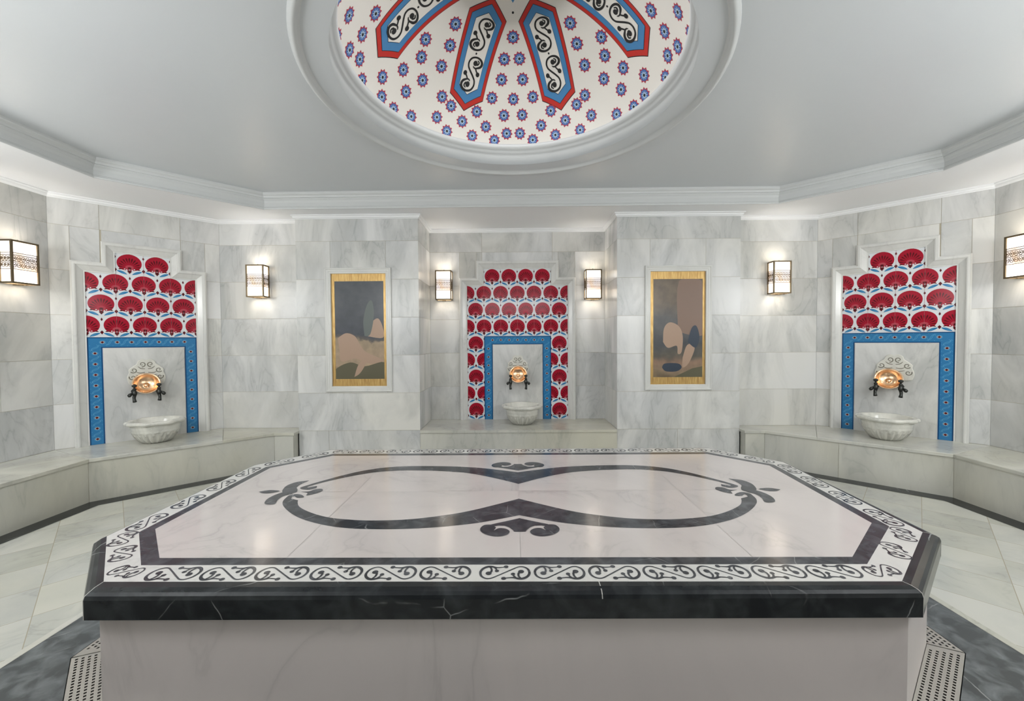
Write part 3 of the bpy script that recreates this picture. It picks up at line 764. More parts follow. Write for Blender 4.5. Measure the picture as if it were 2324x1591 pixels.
# ------------------------------------------------------------------ benches and niche ledge
def bench(side):
    s = -1 if side == 'left' else 1
    AX = 3.52; AY = 3.25 if s < 0 else 3.27
    front = [(WP+.001, 4.155), (2.54, 4.150), (AX, AY), (AX-.01, 1.55), (2.60, .88), (1.12, .88)]
    J = (2.86, 4.150+(AY-4.150)*(2.86-2.54)/(AX-2.54))
    wl = lambda e: [(WP+.001, YS-e), (WS, YS-e), (WA-e, YA), (WA-e, 1.27), (WS, .397+e), (1.12, .397+e)]
    b = thing('marble_bench', 'long low marble bench running round the %s-hand walls of the room' % side, 'bench', (s*3.7, 3.7, 0), 0, 'marble benches along the walls')
    ox, oy = s*3.7, 3.7
    wv = wl(.003)
    pcs = [[front[0], front[1], J, wv[1], wv[0]], [J, front[2], wv[2], wv[1]]]
    yj = [AY, 2.45, 1.55]
    for a, c in zip(yj, yj[1:]):
        fx = lambda y: AX-.01*(AY-y)/(AY-1.55)
        pcs.append([(fx(a), a), (fx(c), c), (wv[2][0], c if c > 1.55 else 1.27), (wv[2][0], a if a < AY else YA)])
    pcs.append([front[3], front[4], wv[4], wv[3]]); pcs.append([front[4], front[5], wv[5], wv[4]])
    mb = MB()
    for p in pcs:
        if s < 0: p = [(-x, y) for x, y in p][::-1]
        if area2(p) < 0: p = p[::-1]
        q = offset_poly(p, .0008); q2 = offset_poly(p, .004)
        q = [(x-ox, y-oy) for x, y in q]; q2 = [(x-ox, y-oy) for x, y in q2]
        m_ = len(q)
        mb.add([(*v, HB-.028) for v in q]+[(*v, HB-.004) for v in q]+[(*v, HB) for v in q2],
               [(i, (i+1) % m_, m_+(i+1) % m_, m_+i) for i in range(m_)]+[(m_+i, m_+(i+1) % m_, 2*m_+(i+1) % m_, 2*m_+i) for i in range(m_)]+[list(range(m_))[::-1], list(range(2*m_, 3*m_))])
    mb.build('seat', M_bench, b, fix=False)
    mb = MB()
    pth = [(WP+.0015, 4.26)]+front
    if s < 0: pth = [(-x, y) for x, y in pth]
    inner = offset_poly(pth, -.012 if s < 0 else .012, False)
    inner = [(x-ox, y-oy) for x, y in inner]
    cuts_ = {2: [.45] if s > 0 else [], 3: [.35, .75]}
    for i in range(len(inner)-1):
        a, c = Vector(inner[i]), Vector(inner[i+1])
        ts = [0]+cuts_.get(i, [])+[1]
        L = (c-a).length
        for t0, t1 in zip(ts, ts[1:]):
            p, q = a+(c-a)*(t0+.0012/L), a+(c-a)*(t1-.0012/L)
            mb.face([(p.x, p.y, 0), (q.x, q.y, 0), (q.x, q.y, HB-.028), (p.x, p.y, HB-.028)])
    mb.build('front_panel', M_bench, b, fix=False)
    # grout and core behind the panels
    mb = MB(); inn = offset_poly(pth, -.0145 if s < 0 else .0145, False)
    for i in range(len(inn)-1):
        mb.face([(inn[i][0]-ox, inn[i][1]-oy, 0), (inn[i+1][0]-ox, inn[i+1][1]-oy, 0), (inn[i+1][0]-ox, inn[i+1][1]-oy, HB-.0285), (inn[i][0]-ox, inn[i][1]-oy, HB-.0285)])
    mb.build('core', M_grout, b, fix=False)
    # dark strip on the floor at the foot of the bench
    o2 = offset_poly(pth, .125 if s < 0 else -.125, False); i2 = offset_poly(pth, -.013 if s < 0 else .013, False)
    mb = MB()
    for i in range(len(pth)-1):
        mb.face([(*i2[i], .0015), (*i2[i+1], .0015), (*o2[i+1], .0015), (*o2[i], .0015)])
    mb.build('floor_border', M_dark, floor)
bench('left'); bench('right')
ld = thing('marble_ledge', 'short marble ledge filling the foot of the central niche under the small basin', 'ledge', (0, 4.53, 0))
mb = MB(); mb.box((-WN+.003, 4.232-4.53, HB-.028), (WN-.003, YN-.003-4.53, HB))
mb.build('seat', M_bench, ld)
mb = MB(); mb.box((-WN+.003, 4.242-4.53, 0), (WN-.003, 4.36-4.53, HB-.029))
mb.build('front_panel', M_bench, ld)

# ------------------------------------------------------------------ tiled alcoves
def fan_motif():
    """one carnation fan in a .2 cell: list of (polygon, material index, layer)"""
    out = []
    el = []
    for i in range(28):
        a = 2*PI*i/28; x = .0885*math.cos(a); y = .086*math.sin(a)
        if y < -.062: y = -.062 + (y+.062)*.35
        el.append((x, y+.014))
    out.append((el, 1, 1))
    # serrated dark petals gaps
    for i in range(13):
        a = math.radians(-12+204*i/12); ca, sa = math.cos(a), math.sin(a)
        def P(r, w): return (r*ca*.0865/.08-w*sa, -.028+r*sa*1.28+w*ca)
        r0, r1 = .030, .071
        out.append(([P(r0, 0), P((r0+r1)/2, .0032), P(r1-.008, .0056), P(r1, .003), P(r1+.004, 0), P(r1, -.003), P(r1-.008, -.0056), P((r0+r1)/2, -.0032)], 2, 2))
    out.append((disc(0, -.026, .030, 14, .022), 6, 2)); out.append((disc(0, -.034, .014, 10, .012), 2, 3))
    for dx in (-.020, 0, .020): out.append((disc(dx, -.050, .0055, 8), 0, 3))
    out.append((disc(-.034, -.043, .005, 8), 0, 3)); out.append((disc(.034, -.043, .005, 8), 0, 3))
    out.append(([(0, -.046), (.017, -.064), (0, -.088), (-.017, -.064)], 2, 3))
    for s in (-1, 1):
        lf = catmull([(s*.016, -.096), (s*.030, -.078), (s*.056, -.062), (s*.088, -.060), (s*.074, -.076), (s*.046, -.090), (s*.016, -.096)], 3)[:-1]
        out.append((lf, 3, 3))
        lf = catmull([(s*.024, -.090), (s*.038, -.080), (s*.064, -.070), (s*.052, -.079), (s*.036, -.088), (s*.024, -.090)], 2)[:-1]
        out.append((lf, 7, 4))
    out.append(([(.1, -.036), (.113, -.053), (.1, -.074), (.087, -.053)], 2, 3))
    out.append(([(.1, .052), (.108, .066), (.1, .085), (.092, .066)], 2, 3))
    return out
FAN = fan_motif()
def alcove(label, w, w2, loc_, rz):
    """w: half width of tiles, w2: half width of raised middle"""
    al = thing('tiled_alcove', label, 'tiled alcove', loc_, rz, 'tiled alcoves with basins')
    # marble frame moulding; path on the tile edge, left to right over the top; y<0 is towards the room
    path = [(-w, 0), (-w, 1.6), (-w2, 1.6), (-w2, 1.8), (w2, 1.8), (w2, 1.6), (w, 1.6), (w, 0)]
    prof = [(0, .030), (0, -.006), (.010, -.006), (.014, -.010), (.054, -.034), (.056, -.042), (.064, -.046), (.080, -.046), (.082, -.036), (.092, -.030), (.092, .012)]
    mb = MB()
    rows_ = [[(x, h, zz) for x, zz in offset_poly(path, d, False)] for d, h in prof]
    for i in range(len(path)-1):
        for j in range(len(prof)-1):
            mb.face([rows_[j][i], rows_[j][i+1], rows_[j+1][i+1], rows_[j+1][i]])
    mb.build('frame_moulding', M_frame, al)
    # tile field
    mb = MB(); T = .004
    regs = [(-w2, 1.6, w2, 1.8), (-w, 1.0, w, 1.6)]
    wb = w if w < .5 else .4          # outer half width of blue border
    if w > wb+.01: regs += [(-w, 0, -wb, 1.0), (wb, 0, w, 1.0)]
    for x0, z0, x1, z1 in regs: mb.face([(x0, T, z0), (x1, T, z0), (x1, T, z1), (x0, T, z1)], 0)
    mb.face([(-wb, T, 0), (wb, T, 0), (wb, T, 1.0), (-wb, T, 1.0)], 0)
    def fan(cx, cz, reg):
        for poly, mi, ly in FAN:
            q = clip([(cx+a, cz+b) for a, b in poly], *reg)
            if len(q) >= 3: mb.face([(a, T-.0005*ly, b) for a, b in q], mi)
    rowz = [1.7, 1.5, 1.3, 1.1, .9, .7, .5, .3, .1]
    even = int(round(w2/.1)) // 2 % 2     # top row centres on half pitch always
    for ri, zc in enumerate(rowz):
        off = .1 if ri % 2 == 0 else 0
        for k in range(-5, 6):
            cx = k*.2+off
            for reg in regs:
                if cx+.11 < reg[0] or cx-.11 > reg[2] or zc+.1 < reg[1] or zc-.1 > reg[3]: continue
                fan(cx, zc, reg)
    # tile joints
    for reg in regs:
        x0, z0, x1, z1 = reg
        k = math.ceil(x0/.2+1e-6)
        for kk in range(-5, 6):
            x = kk*.2
            if x > x0+.02 and x < x1-.02: mb.face([(x-.0008, T-.0026, z0), (x+.0008, T-.0026, z0), (x+.0008, T-.0026, z1), (x-.0008, T-.0026, z1)], 4)
        for kk in range(0, 10):
            zz = kk*.2
            if zz > z0+.02 and zz < z1-.02: mb.face([(x0, T-.0026, zz-.0004), (x1, T-.0026, zz-.0004), (x1, T-.0026, zz+.0004), (x0, T-.0026, zz+.0004)], 5)
    mb.build('fan_tiles', [M_twhite, M_tred, M_tdark, M_tblue, M_tpink, M_grout2, M_rim, M_blight], al, fix=False)
    # blue border
    mb = MB(); B = .0005; wi = wb-.1
    for x0, z0, x1, z1 in ((-wb, 0, -wi, 1.0), (wi, 0, wb, 1.0), (-wi, .9, wi, 1.0)):
        mb.face([(x0, B, z0), (x1, B, z0), (x1, B, z1), (x0, B, z1)], 0)
    def edge(x0, z0, x1, z1): mb.face([(x0, B-.0004, z0), (x1, B-.0004, z0), (x1, B-.0004, z1), (x0, B-.0004, z1)], 1)
    e = .009
    edge(-wb, 0, -wb+e, 1.0); edge(wb-e, 0, wb, 1.0); edge(-wi-e, 0, -wi, .9+e); edge(wi, 0, wi+e, .9+e); edge(-wb, 1.0-e, wb, 1.0); edge(-wi, .9, wi, .9+e)
    def flower(x, zz):
        mb.face([(a, B-.0008, b) for a, b in disc(x, zz, .0225, 12, .0185)], 2)
        mb.face([(a, B-.0012, b) for a, b in disc(x, zz, .0180, 12, .0145)], 0)
        mb.face([(a, B-.0016, b) for a, b in disc(x, zz, .0155, 10, .0120)], 3)
        mb.face([(a, B-.0020, b) for a, b in [(x-.013, zz), (x, zz-.011), (x+.013, zz), (x, zz+.011)]], 4)
    def vine(x, zz, vert):
        pts = [(-.030, -.03, .003), (-.015, -.012, .004), (.012, .0, .004), (.024, .016, .004), (.010, .030, .003)]
        for sg in (1, -1):
            for q in stroke(catmull([(sg*a, sg*b, c_) for a, b, c_ in pts], 3)):
                mb.face([((x+a if vert else x+b), B-.0006, (zz+b if vert else zz+a)) for a, b in q], 2 if False else 5)
        for dx, dz in ((.034, .02), (-.034, -.02), (.034, -.02), (-.034, .02)):
            mb.face([(a, B-.0007, b) for a, b in disc(x+(dx if vert else dz), zz+(dz if vert else dx), .003, 6)], 2)
    for k in range(9):
        for s in (-1, 1):
            flower(s*(wb-.05), .05+.1*k); vine(s*(wb-.05), .10+.1*k, True)
    m_ = int(round(2*wi/.1))
    for k in range(m_+1): flower(-wi+.1*k, .953)
    for k in range(m_): vine(-wi+.05+.1*k, .953, False)
    for s in (-1, 1): # tile joints
        for k in range(1, 5): edge(s*(wb-.05)-.05, .2*k-.0006, s*(wb-.05)+.05, .2*k+.0006)
    mb.build('blue_border', [M_bblue, M_bdark, M_blight, M_bcream, M_tdark, M_blight], al, fix=False)
    # marble splashback
    mb = MB()
    mb.add([(-wi, .0, 0), (wi, .0, 0), (wi, 0, .9), (-wi, 0, .9), (-wi+.006, -.010, .0), (wi-.006, -.010, .0), (wi-.006, -.010, .893), (-wi+.006, -.010, .893)],
           [(4, 5, 6, 7), (0, 4, 7, 3), (3, 7, 6, 2), (1, 2, 6, 5)], 0)
    mb.build('splashback', M_wall, al, fix=False)
    return al
rz45 = PI/4
AL = {'n': ((0, YN, HB), 0), 'l': ((-WS-UMID*SQ, YS-UMID*SQ, HB), rz45), 'r': ((WS+UMID*SQ, YS-UMID*SQ, HB), -rz45)}
alcove('tall wide alcove of red fan tiles in the central niche, blue border inside', .6, .4, *AL['n'])
alcove('stepped alcove of red fan tiles with blue border on the left angled wall', .4, .2, *AL['l'])
alcove('stepped alcove of red fan tiles with blue border on the right angled wall', .4, .2, *AL['r'])
def wloc(key, x, y, z):
    (lx, ly, lz), r = AL[key]; c, s = math.cos(r), math.sin(r)
    return (lx+c*x-s*y, ly+s*x+c*y, lz+z)

# ------------------------------------------------------------------ carved crests above the taps
def crest(label, key, sc=1):
    cr = thing('carved_crest', label, 'carved ornament', wloc(key, 0, -.0102, .58), AL[key][1], 'carved marble crests')
    mb = MB(); pts = []
    # lobed fan outline
    lob = [(-.135, -.02), (-.142, .03), (-.128, .075), (-.128, .105), (-.100, .135), (-.072, .158), (-.060, .190), (-.028, .208), (0, .196), (.028, .208), (.060, .190), (.072, .158), (.100, .135), (.128, .105), (.128, .075), (.142, .03), (.135, -.02), (.10, -.045), (-.10, -.045)]
    pl = catmull(lob+[lob[0]], 4)[:-1]
    n_ = len(pl)
    sm_ = [(x*.95, .08+(z_-.08)*.95) for x, z_ in pl]
    mb.add([(x*sc, 0, z_*sc) for x, z_ in pl]+[(x*sc, -.010, z_*sc) for x, z_ in pl]+[(x*sc, -.014, z_*sc) for x, z_ in sm_],
           [(i, (i+1) % n_, n_+(i+1) % n_, n_+i) for i in range(n_)]+[(n_+i, n_+(i+1) % n_, 2*n_+(i+1) % n_, 2*n_+i) for i in range(n_)]+[list(range(2*n_, 3*n_))])
    mb.build('plate', M_basin, cr)
    mb = MB()
    def spiral(cx, cz, r, a0, turns, wd, s):
        out = []
        for i in range(22):
            t = i/21; a = a0+turns*2*PI*t; rr = r*(1-t*.82)
            out.append((cx+rr*math.cos(a)*s, cz+rr*math.sin(a), wd*(1-.45*t)))
        return out
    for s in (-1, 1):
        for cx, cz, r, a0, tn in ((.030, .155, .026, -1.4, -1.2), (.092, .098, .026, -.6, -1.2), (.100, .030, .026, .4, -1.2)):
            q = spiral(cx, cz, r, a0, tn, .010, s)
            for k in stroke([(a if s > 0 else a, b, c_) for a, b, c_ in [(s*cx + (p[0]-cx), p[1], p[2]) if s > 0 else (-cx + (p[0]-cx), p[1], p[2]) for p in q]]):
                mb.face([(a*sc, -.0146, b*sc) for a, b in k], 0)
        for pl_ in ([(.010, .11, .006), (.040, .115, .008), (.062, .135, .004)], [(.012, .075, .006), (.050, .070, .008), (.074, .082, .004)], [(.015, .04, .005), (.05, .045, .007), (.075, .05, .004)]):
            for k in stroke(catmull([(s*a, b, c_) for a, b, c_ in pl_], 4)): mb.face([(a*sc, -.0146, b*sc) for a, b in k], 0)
    mb.build('painted_groove_shade', M_groove, cr, fix=False)  # flat strokes: shade of the grooves painted on the plate
    return cr
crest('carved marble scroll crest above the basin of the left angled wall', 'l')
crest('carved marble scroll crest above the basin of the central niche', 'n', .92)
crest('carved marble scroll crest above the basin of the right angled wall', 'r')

# ------------------------------------------------------------------ copper bowls hung on paired bronze taps
def bowl(label, key, x, z_):
    b = thing('copper_bowl', label, 'bowl', wloc(key, x, -.092, z_-HB), AL[key][1], 'copper bowls hung at the taps')
    mb = MB(); R = .100
    outer = [(.0005, .052), (.03, .050), (.058, .040), (.082, .020), (.094, -.004), (R, -.022)]
    inner = [(R, -.022), (.0965, -.024), (.091, -.010), (.078, .014), (.055, .033), (.030, .042), (.022, .043), (.018, .036), (.010, .030), (.0005, .028)]
    mb.lathe(outer[:]+inner, 56, (0, 0, 0), 'y')
    mb.build('bowl_body', M_copper, b)
    mb = MB(); mb.lathe([(R-.004, -.021), (R-.001, -.0255), (R+.004, -.024), (R+.005, -.020), (R+.001, -.017), (R-.004, -.021)], 56, (0, 0, 0), 'y')
    mb.build('rim', M_copper, b)
    b.rotation_euler = (math.radians(-24), 0, AL[key][1])
    return b
def tap(label, key, x, z_, flip):
    t = thing('wall_tap', label, 'tap', wloc(key, x, -.010, z_-HB), AL[key][1], 'ornate bronze wall taps')
    f = flip
    mb = MB()
    mb.lathe([(.0005, 0), (.020, -.0), (.022, -.006), (.014, -.012), (.010, -.020), (.012, -.030), (.010, -.060), (.013, -.09), (.016, -.105), (.013, -.118), (.0005, -.122)], 16, (0, 0, 0), 'y')
    mb.lathe([(.0005, -.10), (.013, -.10), (.016, -.13), (.013, -.148), (.0005, -.152)], 16, (0, 0, 0), 'y')
    mb.lathe([(.0005, .040), (.012, .038), (.016, .026), (.011, .018), (.015, .006), (.019, -.006), (.019, -.020), (.013, -.034), (.0005, -.038)], 16, (0, -.138, 0), 'z')
    t0 = t; t = mb.build('body', M_tap, t)
    mb = MB()
    mb.tube([(0, -.138, -.03), (f*.004, -.142, -.048), (f*.004, -.154, -.062), (f*.002, -.160, -.078), (0, -.158, -.090)], [.014, .013, .012, .014, .016], 12)
    mb.build('spout', M_tap, t)
    mb = MB()
    mb.tube([(0, -.138, .036), (0, -.138, .050)], .008, 8)
    mb.sphere((0, -.138, .062), .016, 8, 0, (1.25, .8, 1))
    mb.build('finial', M_tap, t)
    mb = MB()
    mb.tube([(f*.012, -.138, -.004), (f*.022, -.138, -.010), (f*.030, -.139, -.018), (f*.036, -.140, -.030), (f*.036, -.140, -.042)], [.006, .008, .015, .017, .008], 10)
    mb.build('handle', M_tap, t0)
    return t0
for key, nm_, bx, bz in (('l', 'left angled wall', -.006, .905), ('n', 'central niche', .004, .902), ('r', 'right angled wall', -.036, .905)):
    bowl('round copper bowl hung against the taps of the ' + nm_, key, bx, bz)
    for f, sd in ((-1, 'left'), (1, 'right')):
        tap('dark bronze tap on the %s of the copper bowl on the %s' % (sd, nm_), key, bx+f*.088, bz-.070, f)

# ------------------------------------------------------------------ fluted marble basins
def basin_proto(label, loc_, rz):
    b = thing('marble_basin', label, 'basin', loc_, rz, 'carved marble basins')
    mb = MB(); NA = 144; NF = 18
    prof = [(.085, 0), (.105, .004), (.128, .022), (.150, .048), (.168, .078), (.181, .108), (.190, .138), (.194, .160), (.195, .172), (.199, .180), (.199, .188)]
    prof2 = catmull(prof, 4)
    vs = []
    for r, zz in prof2:
        for i in range(NA):
            a = 2*PI*i/NA; ph = (i*NF/NA) % 1-.5
            rr = r
            if zz < .125:
                top = .120*math.sqrt(max(0, 1-(2*ph)**2*.9)); edge_ = .5-abs(ph)
                inside = zz < top
                if inside:
                    m_ = min(1, edge_/.10, (top-zz)/.012)
                    rr = r - .011*m_ + .010*math.cos(PI*ph*1.5)*m_
                else: rr = r+.002
                if abs(zz-top) < .005 or edge_ < .06: rr = r+.005
            vs.append((rr*math.cos(a), rr*math.sin(a), zz))
    k = len(prof2)
    mb.add(vs, [(j*NA+i, j*NA+(i+1) % NA, (j+1)*NA+(i+1) % NA, (j+1)*NA+i) for j in range(k-1) for i in range(NA)]+[list(range(NA))[::-1]], 0, True)
    mb.build('bowl', M_basin, b)
    mb = MB()
    # thick rim with two pointed ears and a polygonal outline
    prr = [(.190, .186), (.212, .188), (.224, .196), (.227, .208), (.222, .220), (.212, .226), (.194, .226), (.184, .220), (.176, .196), (.160, .150), (.130, .105), (.085, .075), (.0005, .065)]
    vs = []
    for j, (r, zz) in enumerate(prr):
        for i in range(NA):
            a = 2*PI*i/NA
            e_ = 0
            for ea in (0, PI):
                d_ = abs((a-ea+PI) % (2*PI)-PI)
                if d_ < .20: e_ = max(e_, (1-d_/.20)*.024)
            poly = .010*math.cos(8*a+PI)*(1 if 0 < j < 7 else 0)
            vs.append(((r+(e_+poly if j < 7 else 0))*math.cos(a), (r+(e_+poly if j < 7 else 0))*math.sin(a), zz))
    k = len(prr)
    mb.add(vs, [(j*NA+i, j*NA+(i+1) % NA, (j+1)*NA+(i+1) % NA, (j+1)*NA+i) for j in range(k-1) for i in range(NA)], 0, True)
    mb.build('rim', M_basin, b)
    return b
B0 = basin_proto('fluted white marble basin on the bench below the left copper bowl', (-3.475, 3.825, HB), rz45)
B0.scale = (.95,)*3
for lbl, l_, r_, sc in (('smaller fluted marble basin on the ledge of the central niche', (.045, 4.57, HB), 0, .97), ('fluted white marble basin on the bench below the right copper bowl', (3.455, 3.790, HB), -rz45, .95)):
    c = copy_tree(B0); c.location = l_; c.rotation_euler = (0, 0, r_); c['label'] = lbl; c.scale = (sc,)*3

# ------------------------------------------------------------------ wall lamps
def lamp_proto(label, loc_, rz):
    L = thing('wall_lamp', label, 'wall lamp', loc_, rz, 'brass and glass wall lamps')
    w_, d_, h_ = .0875, .105, .165
    mb = MB(); mb.box((-w_+.02, -.004, -h_+.02), (w_-.02, -.022, h_-.02)); mb.build('back_plate', M_bronze, L)
    mb = MB(); t = .0065
    for sx in (-1, 1):
        for y_ in (-d_-.018, -.018-t):
            x0 = sx*w_-t; mb.box((x0, y_-t, -h_), (x0+2*t, y_+t, h_))
    for zz in (-h_, h_):
        for y_ in (-d_-.018, -.018-t):
            mb.box((-w_-t, y_-t, zz-t), (w_+t, y_+t, zz+t))
        for sx in (-1, 1): mb.box((sx*w_-t, -d_-.018, zz-t), (sx*w_+t, -.018, zz+t))
    fr = mb.build('frame', M_bronze, L)
    mb = MB(); mb.lathe([(.0005, .016), (.006, .013), (.008, .008), (.005, .004), (.014, 0), (.014, -.004)], 12, (0, -.066, h_+t), 'z'); mb.build('top_knob', M_bronze, fr)
    mb = MB(); mb.box((-.020, -.085, -h_-t-.010), (.020, -.040, -h_-t+.001)); mb.build('bottom_catch', M_bronze, fr)
    mb = MB()
    x1, ya, yb, zz = w_-.0035, -d_-.0145, -.026, h_-.004
    mb.add([(-x1, ya, -zz), (x1, ya, -zz), (x1, yb, -zz), (-x1, yb, -zz), (-x1, ya, zz), (x1, ya, zz), (x1, yb, zz), (-x1, yb, zz)], [(0, 1, 5, 4), (1, 2, 6, 5), (3, 0, 4, 7), (2, 3, 7, 6)])
    gs = mb.build('glass_shade', M_glass, L, fix=False)
    # pierced band wrapped over the middle of the glass
    mb = MB(); zt_, zb_ = .070, -.060
    def on(face, a, b):
        if face == 0: return (a, -d_-.022, b)
        return (face*(w_+.004), -.018-d_/2+a, b)
    for face, hw in ((0, w_), (1, d_/2), (-1, d_/2)):
        segs = []
        for zz_ in (zt_, zt_-.018, zb_): segs.append([(-hw, zz_, .0042), (hw, zz_, .0042)])
        nn_ = 6 if face == 0 else 4; ww = 2*hw/nn_
        for k in range(nn_):
            cx_ = -hw+ww*(k+.5)
            for cz_ in (zt_-.045, zb_+.034):
                ring_ = [(cx_+ww*.40*math.cos(2*PI*i/10), cz_+.019*math.sin(2*PI*i/10), .0026) for i in range(11)]
                segs.append(ring_)
            segs.append([(cx_-ww/2, zb_+.034+.022, .003), (cx_, zb_+.066, .004), (cx_+ww/2, zb_+.034+.022, .003)])
            mb.face([on(face, a, b) for a, b in [(cx_-.007, zt_-.045), (cx_, zt_-.053), (cx_+.007, zt_-.045), (cx_, zt_-.037)]])
            mb.face([on(face, a, b) for a, b in [(cx_-.006, zb_+.034), (cx_, zb_+.028), (cx_+.006, zb_+.034), (cx_, zb_+.040)]])
        for sg in segs:
            for q in stroke(sg): 
                A = [on(face, a, b) for a, b in q]
                off = Vector((0, .003, 0)) if face == 0 else Vector((-face*.003, 0, 0))
                B_ = [tuple(Vector(p)+off) for p in A]
                mb.add(A+B_, [(0, 1, 2, 3), (7, 6, 5, 4), (0, 4, 5, 1), (2, 6, 7, 3)])
    mb.build('pierced_band', M_bronze, gs, fix=False)
    return L
ZL = 1.957
L0 = lamp_proto('square brass and glass wall lamp between the left alcove and the left pillar', (-2.79, YS, ZL), 0)
for lbl, l_, r_ in (('square brass and glass wall lamp between the right pillar and the right alcove', (2.79, YS, ZL), 0),
                    ('square brass and glass wall lamp on the left side of the central niche', (-.862, YN, ZL), 0),
                    ('square brass and glass wall lamp on the right side of the central niche', (.888, YN, ZL), 0),
                    ('brass and glass wall lamp cut by the left edge of the picture', (-WA, 3.262, ZL), PI/2),
                    ('brass and glass wall lamp cut by the right edge of the picture', (WA, 3.262, ZL), -PI/2)):
    c = copy_tree(L0); c.location = l_; c.rotation_euler = (0, 0, r_); c['label'] = lbl
# the bulb in each lamp
for x, y in ((-2.79, YS-.075), (2.79, YS-.075), (-.862, YN-.075), (.888, YN-.075), (-WA+.075, 3.262), (WA-.075, 3.262)):
    pointl('lamp_bulb', (x, y, ZL), .06, 4.5, (1, .955, .90))

# ------------------------------------------------------------------ paintings in marble frames
def canvas_mat(kind):
    m, nt, b = nm('painted_canvas'); N = nt.nodes.new; K = nt.links.new
    tc = N('ShaderNodeTexCoord'); sp = N('ShaderNodeSeparateXYZ'); K(tc.outputs['Object'], sp.inputs[0])
    n1 = N('ShaderNodeTexNoise'); n1.inputs['Scale'].default_value = 5 if kind == 'a' else 4; n1.inputs['Detail'].default_value = 5; K(tc.outputs['Object'], n1.inputs['Vector'])
    ad = N('ShaderNodeMath'); ad.operation = 'MULTIPLY_ADD'; ad.inputs[1].default_value = .25; K(n1.outputs['Fac'], ad.inputs[0]); K(sp.outputs['Z'], ad.inputs[2])
    if kind == 'a':
        st = [(.20, (.11, .09, .055)), (.27, (.24, .17, .10)), (.32, (.38, .28, .19)), (.60, (.34, .26, .17)), (.625, (.09, .08, .07)), (.66, (.045, .052, .068)), (1.0, (.06, .068, .08))]
    else:
        st = [(.16, (.12, .09, .05)), (.26, (.28, .20, .13)), (.36, (.25, .16, .11)), (.42, (.10, .09, .07)), (.55, (.055, .06, .07)), (.8, (.10, .10, .10)), (1.0, (.15, .115, .08))]
    c = ramp(nt, ad.outputs[0], st)
    n2 = N('ShaderNodeTexNoise'); n2.inputs['Scale'].default_value = 11; n2.inputs['Detail'].default_value = 6; K(tc.outputs['Object'], n2.inputs['Vector'])
    sc = ramp(nt, n2.outputs['Fac'], [(.35, (.82, .82, .82)), (.65, (1.15, 1.12, 1.08))])
    c = mix(nt, 1, c, sc, 'MULTIPLY')
    K(c, b.inputs['Base Color']); b.inputs['Roughness'].default_value = .3
    return m
M_sk = simple('ochre_paint', (.40, .27, .19), .35); M_sk2 = simple('umber_paint', (.22, .14, .10), .35); M_gr = simple('slate_paint', (.10, .12, .11), .35); M_nv = simple('navy_paint', (.02, .035, .06), .35); M_rug = simple('olive_brown_paint', (.10, .09, .05), .35)
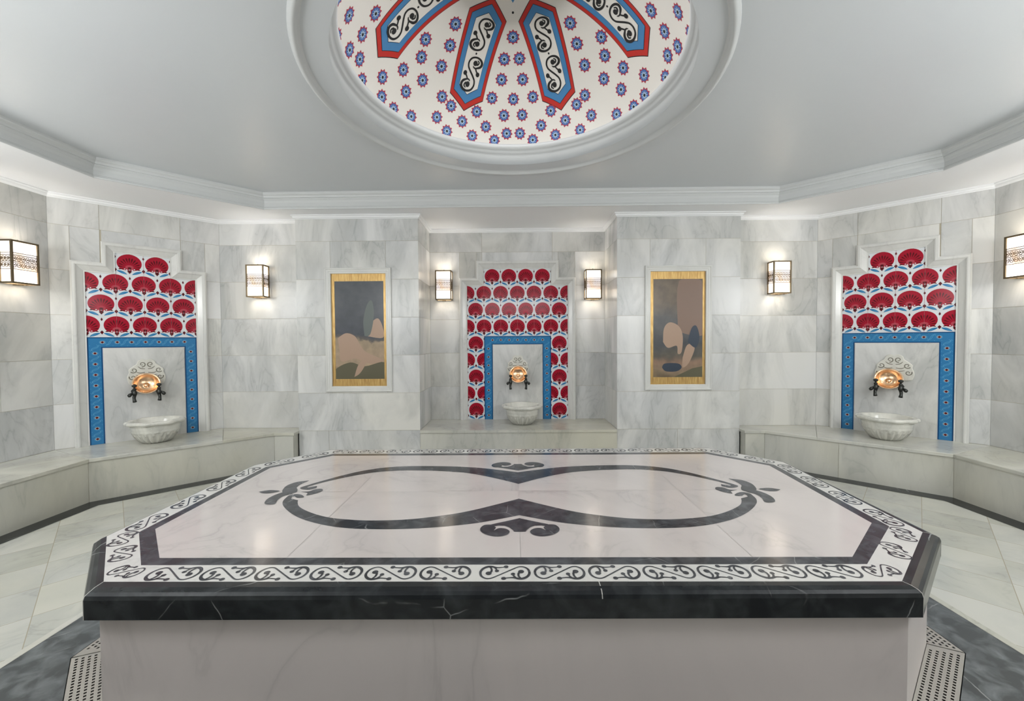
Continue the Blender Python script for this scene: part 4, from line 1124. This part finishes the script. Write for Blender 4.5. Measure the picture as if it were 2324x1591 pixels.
def painting(label, x0, x1, kind):
    xc = (x0+x1)/2; p = thing('framed_painting', label, 'painting', (xc, YP, .833), 0, 'paintings in marble frames')
    gw, gh = .29, 1.187
    path = [(-gw, 0), (-gw, gh), (gw, gh), (gw, 0)]
    mb = MB()
    prof = [(0, .022), (0, -.006), (.006, -.010), (.020, -.010), (.024, -.014), (.040, -.014), (.046, -.020), (.056, -.020), (.060, -.012), (.060, .004)]
    rows_ = [[(x, h, zz) for x, zz in offset_poly(path, d, True)] for d, h in prof]
    for i in range(4):
        for j in range(len(prof)-1): mb.face([rows_[j][i], rows_[j][(i+1) % 4], rows_[j+1][(i+1) % 4], rows_[j+1][i]])
    mb.build('marble_moulding', M_frame, p)
    mb = MB(); y_ = .010; ix0, ix1, iz0, iz1 = -gw+.034, gw-.028, .075, gh-.078
    g2 = gw+.002
    for a, b_, c_, d in ((-g2, -.002, g2, iz0), (-g2, iz1, g2, gh+.002), (-g2, iz0, ix0, iz1), (ix1, iz0, g2, iz1)):
        mb.box((a, y_, b_), (c_, y_+.01, d))
    mb.build('gilt_mount', M_gold, p)
    mb = MB(); yp = y_+.002
    mb.face([(ix0, yp, iz0), (ix1, yp, iz0), (ix1, yp, iz1), (ix0, yp, iz1)], 0)
    W2, H2 = ix1-ix0, iz1-iz0
    if kind == 'a':
        shapes = [([(.05, .42), (.22, .47), (.40, .44), (.50, .36), (.62, .28), (.95, .20), (.95, .14), (.60, .17), (.40, .21), (.12, .18), (.08, .30)], 1),
                  ([(.64, .44), (.72, .56), (.88, .62), (.98, .52), (.97, .42)], 1),
                  ([(.60, .44), (.58, .60), (.66, .76), (.76, .80), (.80, .66), (.72, .46)], 3),
                  ([(.0, .0), (.0, .10), (.30, .17), (.60, .13), (1, .17), (1, 0)], 5),
                  ([(.38, .02), (.46, .14), (.58, .20), (.62, .16), (.50, .06)], 1)]
    else:
        shapes = [([(.20, .36), (.22, .50), (.34, .56), (.52, .52), (.60, .42), (.58, .26), (.50, .24), (.48, .32), (.30, .30)], 1),
                  ([(.60, .20), (.68, .32), (.80, .34), (.84, .28), (.72, .14), (.60, .10)], 1),
                  ([(.70, .36), (.78, .50), (.88, .52), (.94, .40), (.86, .30)], 4),
                  ([(.18, .10), (.24, .14), (.50, .14), (.58, .10), (.48, .06), (.26, .06)], 4),
                  ([(.42, .0), (.80, .09), (1, .11), (1, 0)], 5),
                  ([(.50, .50), (.52, .98), (.98, .98), (1, .5), (.95, .42), (.6, .45)], 2)]
    for li, (sh, mi) in enumerate(shapes):
        if len(sh) > 4: sh = catmull(sh+[sh[0]], 5)[:-1]
        sh = [(min(1, max(0, a)), min(1, max(0, b_))) for a, b_ in sh]
        mb.face([(ix0+a*W2, yp-.0004*(li+1 if mi != 2 else .5), iz0+b_*H2) for a, b_ in sh], mi)
    mb.build('canvas', [canvas_mat(kind), M_sk, M_sk2, M_gr, M_nv, M_rug], p, fix=False)
painting('tall painting with gold surround set in the left pillar, dark blue upper half', -1.975, -1.386, 'a')
painting('tall painting with gold surround set in the right pillar, brown upper half', 1.386, 1.980, 'b')
